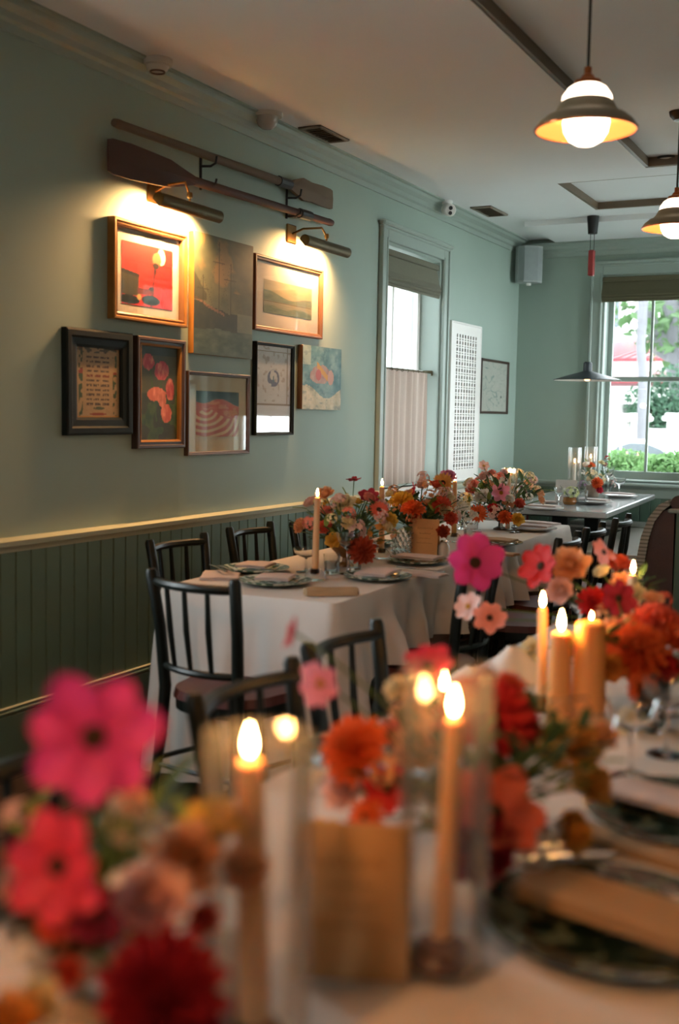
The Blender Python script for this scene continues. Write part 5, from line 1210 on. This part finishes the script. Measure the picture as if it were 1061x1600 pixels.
# ------------------------------------------------------------------ outside the windows
GRASS = mat('street ground', 'b9bab4', .9, var=.1, scale=2)
struct('ground', M().box(-30, YF-30, -1.0, 40, 60, -.75), GRASS)
SID = mat('white house siding', 'dcdcda', .7, var=.03); REDR = mat('faded red metal roof', '7d5257', .5, .0, var=.1, scale=4); DKG = mat('dark window glass', '4a5257', .2); BARK = mat('grey bark', '656468', .9, var=.25, scale=10, stretch=(1, 1, .2), bump=.4, bscale=30)
GRN = [mat('tree leaf green', '46613a', .6, var=.3, scale=3, trans=.35), mat('hedge leaf green', '2d4f38', .6, var=.3, scale=4, trans=.25), mat('bush leaf bright', '5d8049', .6, var=.25, scale=5, trans=.35)]
def q_on(px, py, Y): return on(px, py, 1, Y)
# house across the street
HY = 27.0
r = thing('house', 'white house with faded red metal roof across the street', 'building', (6, HY, -.75)); Lc = Vector((6, HY, -.75))
def hp(px, py, Y=HY): return q_on(px, py, Y)-Lc
e0, e1 = hp(880, 604), hp(1180, 612); ztop = hp(1000, 548).z
m = M(); m.box(e0.x, 0, 0, e1.x, 8, e0.z+.1); obj('house_wall', m, r, mats=SID)
a = hp(935, 566); b_ = hp(1150, 572); rz0 = a.z; rid = hp(990, 513).z
m = M(); m.add([(a.x-1.5, -.8, rz0), (b_.x+1, -.8, rz0), (b_.x+1, 8.5, rz0), (a.x-1.5, 8.5, rz0), (a.x+1.9, 3.6, rid+.3), (b_.x-1.5, 3.6, rid+.3)], [(0, 1, 5, 4), (1, 2, 5), (2, 3, 4, 5), (3, 0, 4)])
obj('roof', m, r, mats=REDR)
m = M()
for k in range(26):
    t = k/25; x0 = lerp(a.x-1.5, b_.x+1, t); x1 = lerp(a.x+1.9, b_.x-1.5, t); m.tube([(x0, -.8, rz0+.03), (x1, 3.6, rid+.33)], .03, 4)
q = obj('roof_seam', m, r, mats=REDR); q['kind'] = 'stuff'
pz1, pz0 = hp(1000, 588).z, hp(1000, 600).z
obj('eave_line', M().box(a.x-1.62, -.94, rz0-.03, b_.x+1.12, -.78, rz0+.04), r, mats=mat('red eave metal', '8c2a35', .5))
obj('porch_eave_line', M().box(a.x-1.5, -2.3, pz0-.05, b_.x+1, -2.18, pz0+.02), r, mats=mat('red eave metal', '8c2a35', .5))
obj('fascia', M().box(a.x-1.6, -.9, rz0-.45, b_.x+1.1, -.75, rz0+.02), r, mats=WHITE)
m = M(); m.add([(a.x-1.5, -2.2, pz0), (b_.x+1, -2.2, pz0), (b_.x+1, -.05, pz1+.25), (a.x-1.5, -.05, pz1+.25), (a.x-1.5, -2.2, pz0-.12), (b_.x+1, -2.2, pz0-.12), (b_.x+1, -.05, pz0-.12), (a.x-1.5, -.05, pz0-.12)], [(0, 1, 2, 3), (4, 7, 6, 5), (0, 4, 5, 1), (0, 3, 7, 4), (1, 5, 6, 2)]); obj('porch_roof', m, r, mats=REDR)
obj('porch_beam', M().box(a.x-1.5, -2.15, pz0-.5, b_.x+1, -1.95, pz0-.1), r, mats=WHITE)
for px in (958, 980, 1040): 
    x0 = hp(px, 600).x; obj('eave_bracket', M().box(x0-.12, -2.3, pz0-.42, x0+.12, -2.0, pz0-.1), r, mats=WHITE)
for px in (936, 975, 1045, 1080): 
    x0 = hp(px, 640).x; obj('porch_column', M().cbox(x0-.17, -2.2, 0, x0+.17, -1.9, pz0-.15, .03), r, mats=WHITE)
x0, x1 = hp(975, 620).x, hp(997, 620).x; obj('door', M().cbox(x0, -.08, .2, x1, .02, hp(980, 603).z, .02), r, mats=mat('grey green door', '5f6b66', .5))
p = hp(961, 612); obj('porch_lantern', M().lathe([(0, -.25), (.12, -.2), (.16, .15), (.06, .3), (0, .32)], 10, (p.x, -2.2, p.z)), r, mats=mat('lantern grey', '6a6c6e', .5))
r = thing('house', 'taller white house wing with dark shutter behind the red roof', 'building', (q_on(955, 500, 38).x, 38, -.75)); Lc = Vector((q_on(955, 500, 38).x, 38, -.75))
x1 = q_on(973, 480, 38).x-Lc.x; obj('house_wall', M().box(-6, 0, 0, x1, 6, 14), r, mats=SID)
s0, s1 = q_on(961, 470, 38)-Lc, q_on(967, 512, 38)-Lc; obj('shutter', M().cbox(s0.x, -.1, s1.z, s1.x, .02, s0.z+2, .03), r, mats=DKG)
# trees, pole, hedge, bushes
def leaves(m, c, rad, n, s, rnd):
    for _ in range(n):
        while True:
            v = Vector((rnd.uniform(-1, 1), rnd.uniform(-1, 1), rnd.uniform(-1, 1)))
            if v.length < 1: break
        p = Vector(c)+Vector((v.x*rad[0], v.y*rad[1], v.z*rad[2])); a = Vector((rnd.gauss(0, 1), rnd.gauss(0, 1), rnd.gauss(0, 1))).normalized(); b = a.orthogonal().normalized(); k = s*rnd.uniform(.6, 1.3)
        c_ = a.cross(b)*.2
        m.add([p-a*k, p-b*k*.5+c_*k, p+a*k, p+b*k*.5+c_*k], [(0, 1, 2, 3)])
def tree(label, px, Y, crown, n, s, g, trunk_r=.2, limbs=()):
    b = q_on(px, 650, Y); b = Vector((b.x, Y, -.75)); r = thing('tree', label, 'tree', b); rnd = random.Random(px); m = M()
    for cx, cy, rx, rz_ in crown: c = q_on(cx, cy, Y); leaves(m, c-b, (rx, rx, rz_), n, s, rnd)
    o = obj('crown', m, r, mats=GRN[g]); o['kind'] = 'stuff'
    top = q_on(crown[0][0], crown[0][1], Y)-b
    m = M().tube([(0, 0, 0), (.05, 0, top.z*.4), (top.x*.6, 0, top.z*.75), top], [trunk_r*1.3, trunk_r, trunk_r*.8, trunk_r*.4], 8)
    for l in limbs: m.tube([q_on(x_, y_, Y)-b for x_, y_ in l], [trunk_r*.9]+[trunk_r*.5]*(len(l)-1), 7)
    obj('trunk', m, r, mats=BARK, smooth=True)
tree('leafy green tree behind the red roof, left of the grey trunk', 990, 50, ((992, 495, 2.2, 2.3), (985, 525, 1.5, 1.2), (1010, 470, 2.4, 2.2)), 1800, .5, 0, .22, (((988, 545), (975, 548), (962, 560)), ((1000, 540), (985, 520), (975, 500))))
tree('old oak with grey leaning limbs at the right of the far window', 1085, 22.6, ((1052, 478, 1.3, .9), (1085, 520, 1.1, .9)), 300, .13, 0, .38, (((1085, 600), (1050, 545), (1020, 510), (1005, 480)), ((1075, 580), (1060, 520), (1045, 470)), ((1090, 590), (1060, 560), (1028, 540))))
b = q_on(1004, 650, 18); b = Vector((b.x, 18, -.75)); r = thing('street_tree_trunk', 'bare grey trunk with an oval white tag rising through the far window view', 'tree', b)
P_ = [q_on(1003, 700, 18)-b, q_on(1005, 600, 18)-b, q_on(1001, 540, 18)-b, q_on(1004, 480, 18)-b, q_on(1003, 400, 18)-b]; P_[0].z = 0
obj('trunk', M().tube(P_, [.09, .075, .07, .075, .07], 10), r, mats=BARK, smooth=True); obj('trunk_fork', M().tube([P_[2], (P_[2]+P_[3])/2+Vector((.05, 0, 0)), q_on(1009, 470, 18)-b, q_on(1014, 400, 18)-b], .035, 8), r, mats=BARK, smooth=True)
p = q_on(1005, 634, 17.88)-b; obj('oval_tag', M().lathe([(0, 0), (.042, 0), (.046, .005), (.04, .012), (0, .012)], 20).xf(Matrix.Translation(p) @ Matrix.Scale(.75, 4, (0, 0, 1)) @ Matrix.Rotation(PI/2, 4, 'X')), r, mats=WHITE)
def bush(name, label, cat, spots, Y, n, s, g, grp=None):
    b = q_on(spots[0][0], spots[0][1], Y); b = Vector((b.x, Y, -.75)); r = thing(name, label, cat, b, 0, grp); m = M(); rnd = random.Random(spots[0][0]*3+1)
    for px, py, rx, rz_ in spots: leaves(m, q_on(px, py, Y)-b, (rx, rx*.7, rz_), n, s, rnd)
    o = obj('foliage', m, r, mats=GRN[g]); o['kind'] = 'stuff'
    m = M()
    for k in range(5): m.tube([(.1*k-.2, 0, 0), (.2*k-.4, .05, (q_on(spots[0][0], spots[0][1], Y)-b).z)], .02, 5)
    obj('woody_stem', m, r, mats=BARK)
bush('clipped_hedge', 'tall dark green shrub behind the picket fence at right', 'shrub', ((1042, 632, .8, .55), (1065, 620, .8, .6), (1030, 655, .6, .4), (1055, 660, .8, .35)), 21, 800, .055, 1)
bush('garden_bush', 'light green bush right outside the far window, left of the muntin', 'shrub', ((950, 735, .35, .16), (975, 728, .35, .2), (1003, 735, .34, .2), (960, 750, .4, .15)), 13.0, 900, .034, 2)
bush('garden_bush', 'light green bush right outside the far window, right of the muntin', 'shrub', ((1040, 738, .3, .18), (1060, 735, .35, .2), (1085, 735, .4, .2), (1045, 752, .28, .15)), 11.6, 900, .034, 2)
# white wall, posts and pickets
FY = 19.0
r = thing('garden_wall', 'white garden wall with capped posts across the street', 'wall', (q_on(990, 700, FY).x, FY, -.75)); Lc = Vector((q_on(990, 700, FY).x, FY, -.75))
z1 = (q_on(990, 671, FY)-Lc).z; xa, xb = (q_on(900, 680, FY)-Lc).x, (q_on(1120, 680, FY)-Lc).x
obj('wall_panel', M().box(xa, 0, 0, xb, .2, z1), r, mats=WHITE); obj('coping', M().cbox(xa, -.05, z1-.04, xb, .25, z1+.02, .01), r, mats=WHITE)
for px, w_ in ((998, .17), (1056, .19), (966, .2), (946, .12)):
    x0 = (q_on(px, 660, FY)-Lc).x; z2 = (q_on(px, 658, FY)-Lc).z; obj('post', M().cbox(x0-w_*.7, -.06, z1, x0+w_*.7, .22, z2, .01).cbox(x0-w_*1.1, -.1, z2, x0+w_*1.1, .27, z2+.08, .02).cbox(x0-w_*.9, -.08, z2+.08, x0+w_*.9, .25, z2+.13, .02), r, mats=WHITE)
r = thing('picket_fence', 'white picket fence with rounded tops before the tall dark shrub', 'fence', (q_on(1030, 680, FY+.6).x, FY+.6, -.75)); Lc = Vector((q_on(1030, 680, FY+.6).x, FY+.6, -.75)); pk = None
for k in range(11):
    p0 = q_on(1010+k*6.6, 672+k*1.0, FY+.6)-Lc; mm = M().prism([(-.024, 0), (.024, 0), (.024, p0.z-.03), (.012, p0.z), (-.012, p0.z), (-.024, p0.z-.03)], lambda u, v, w_: (p0.x+u, w_, v), .02); obj('picket', mm, r, mats=WHITE)
p0 = q_on(1008, 700, FY+.6)-Lc; p1 = q_on(1080, 700, FY+.6)-Lc; obj('rail', M().box(p0.x, .02, p0.z, p1.x, .05, p0.z+.08), r, mats=WHITE)
# parked white car
CY = 15.0; o = q_on(1010, 720, CY); Lc = Vector((o.x, CY, -.75)); r = thing('car', 'white car parked outside the far window behind the bushes', 'car', Lc)
WCAR = mat('white car paint', 'e4e6e8', .25, var=.01, coat=.5)
pf = [(950, 770), (930, 740), (948, 712), (966, 692), (985, 687), (1010, 688), (1035, 697), (1062, 717), (1095, 727), (1105, 745), (1105, 775)]
poly = [((q_on(x_, y_, CY)-Lc).x, (q_on(x_, y_, CY)-Lc).z) for x_, y_ in pf]
obj('car_body', M().prism(poly, lambda u, v, w_: (u, w_, v), 1.6), r, mats=WCAR)
for pw in ([(973, 722), (972, 696), (985, 692), (1008, 693), (1008, 722)], [(1012, 722), (1012, 694), (1032, 702), (1056, 720), (1056, 722)], [(950, 716), (966, 697), (968, 697), (968, 722), (948, 722)]):
    obj('side_window', M().prism([((q_on(x_, y_, CY)-Lc).x, (q_on(x_, y_, CY)-Lc).z) for x_, y_ in pw], lambda u, v, w_: (u, w_-.02, v), .03), r, mats=DKG)
for px in (965, 1075):
    x0 = (q_on(px, 770, CY)-Lc).x; obj('wheel', M().tube([(x0, -.03, .3), (x0, .17, .3)], .3, 18), r, mats=BLACKM)
# neighbour beyond the side window
r = thing('house', 'pale clapboard neighbour house outside the tall side window', 'building', (-5.5, 14, -.75)); bd = None
for k in range(34):
    mm = None
    if bd is None: bd = M().cbox(0, -8, .0, .05, 8, .17, .01).mesh('clapboard', SID)
    obj('clapboard', bd, r, (0, 0, .2+k*.165)).rotation_euler = (0, -.06, 0)
obj('house_wall', M().box(-4, -8, 0, -.02, 8, 5.85), r, mats=SID)
obj('window_frame', M().cbox(.04, 2.0, 1.6, .12, 3.2, 3.6, .02), r, mats=WHITE); obj('window_pane', M().cbox(.1, 2.1, 1.7, .14, 3.1, 3.5, .01), r, mats=mat('pale reflecting pane', 'aeb6ba', .1))
obj('corner_post', M().cbox(.03, -8.1, 0, .2, -7.8, 5.8, .02), r, mats=WHITE)
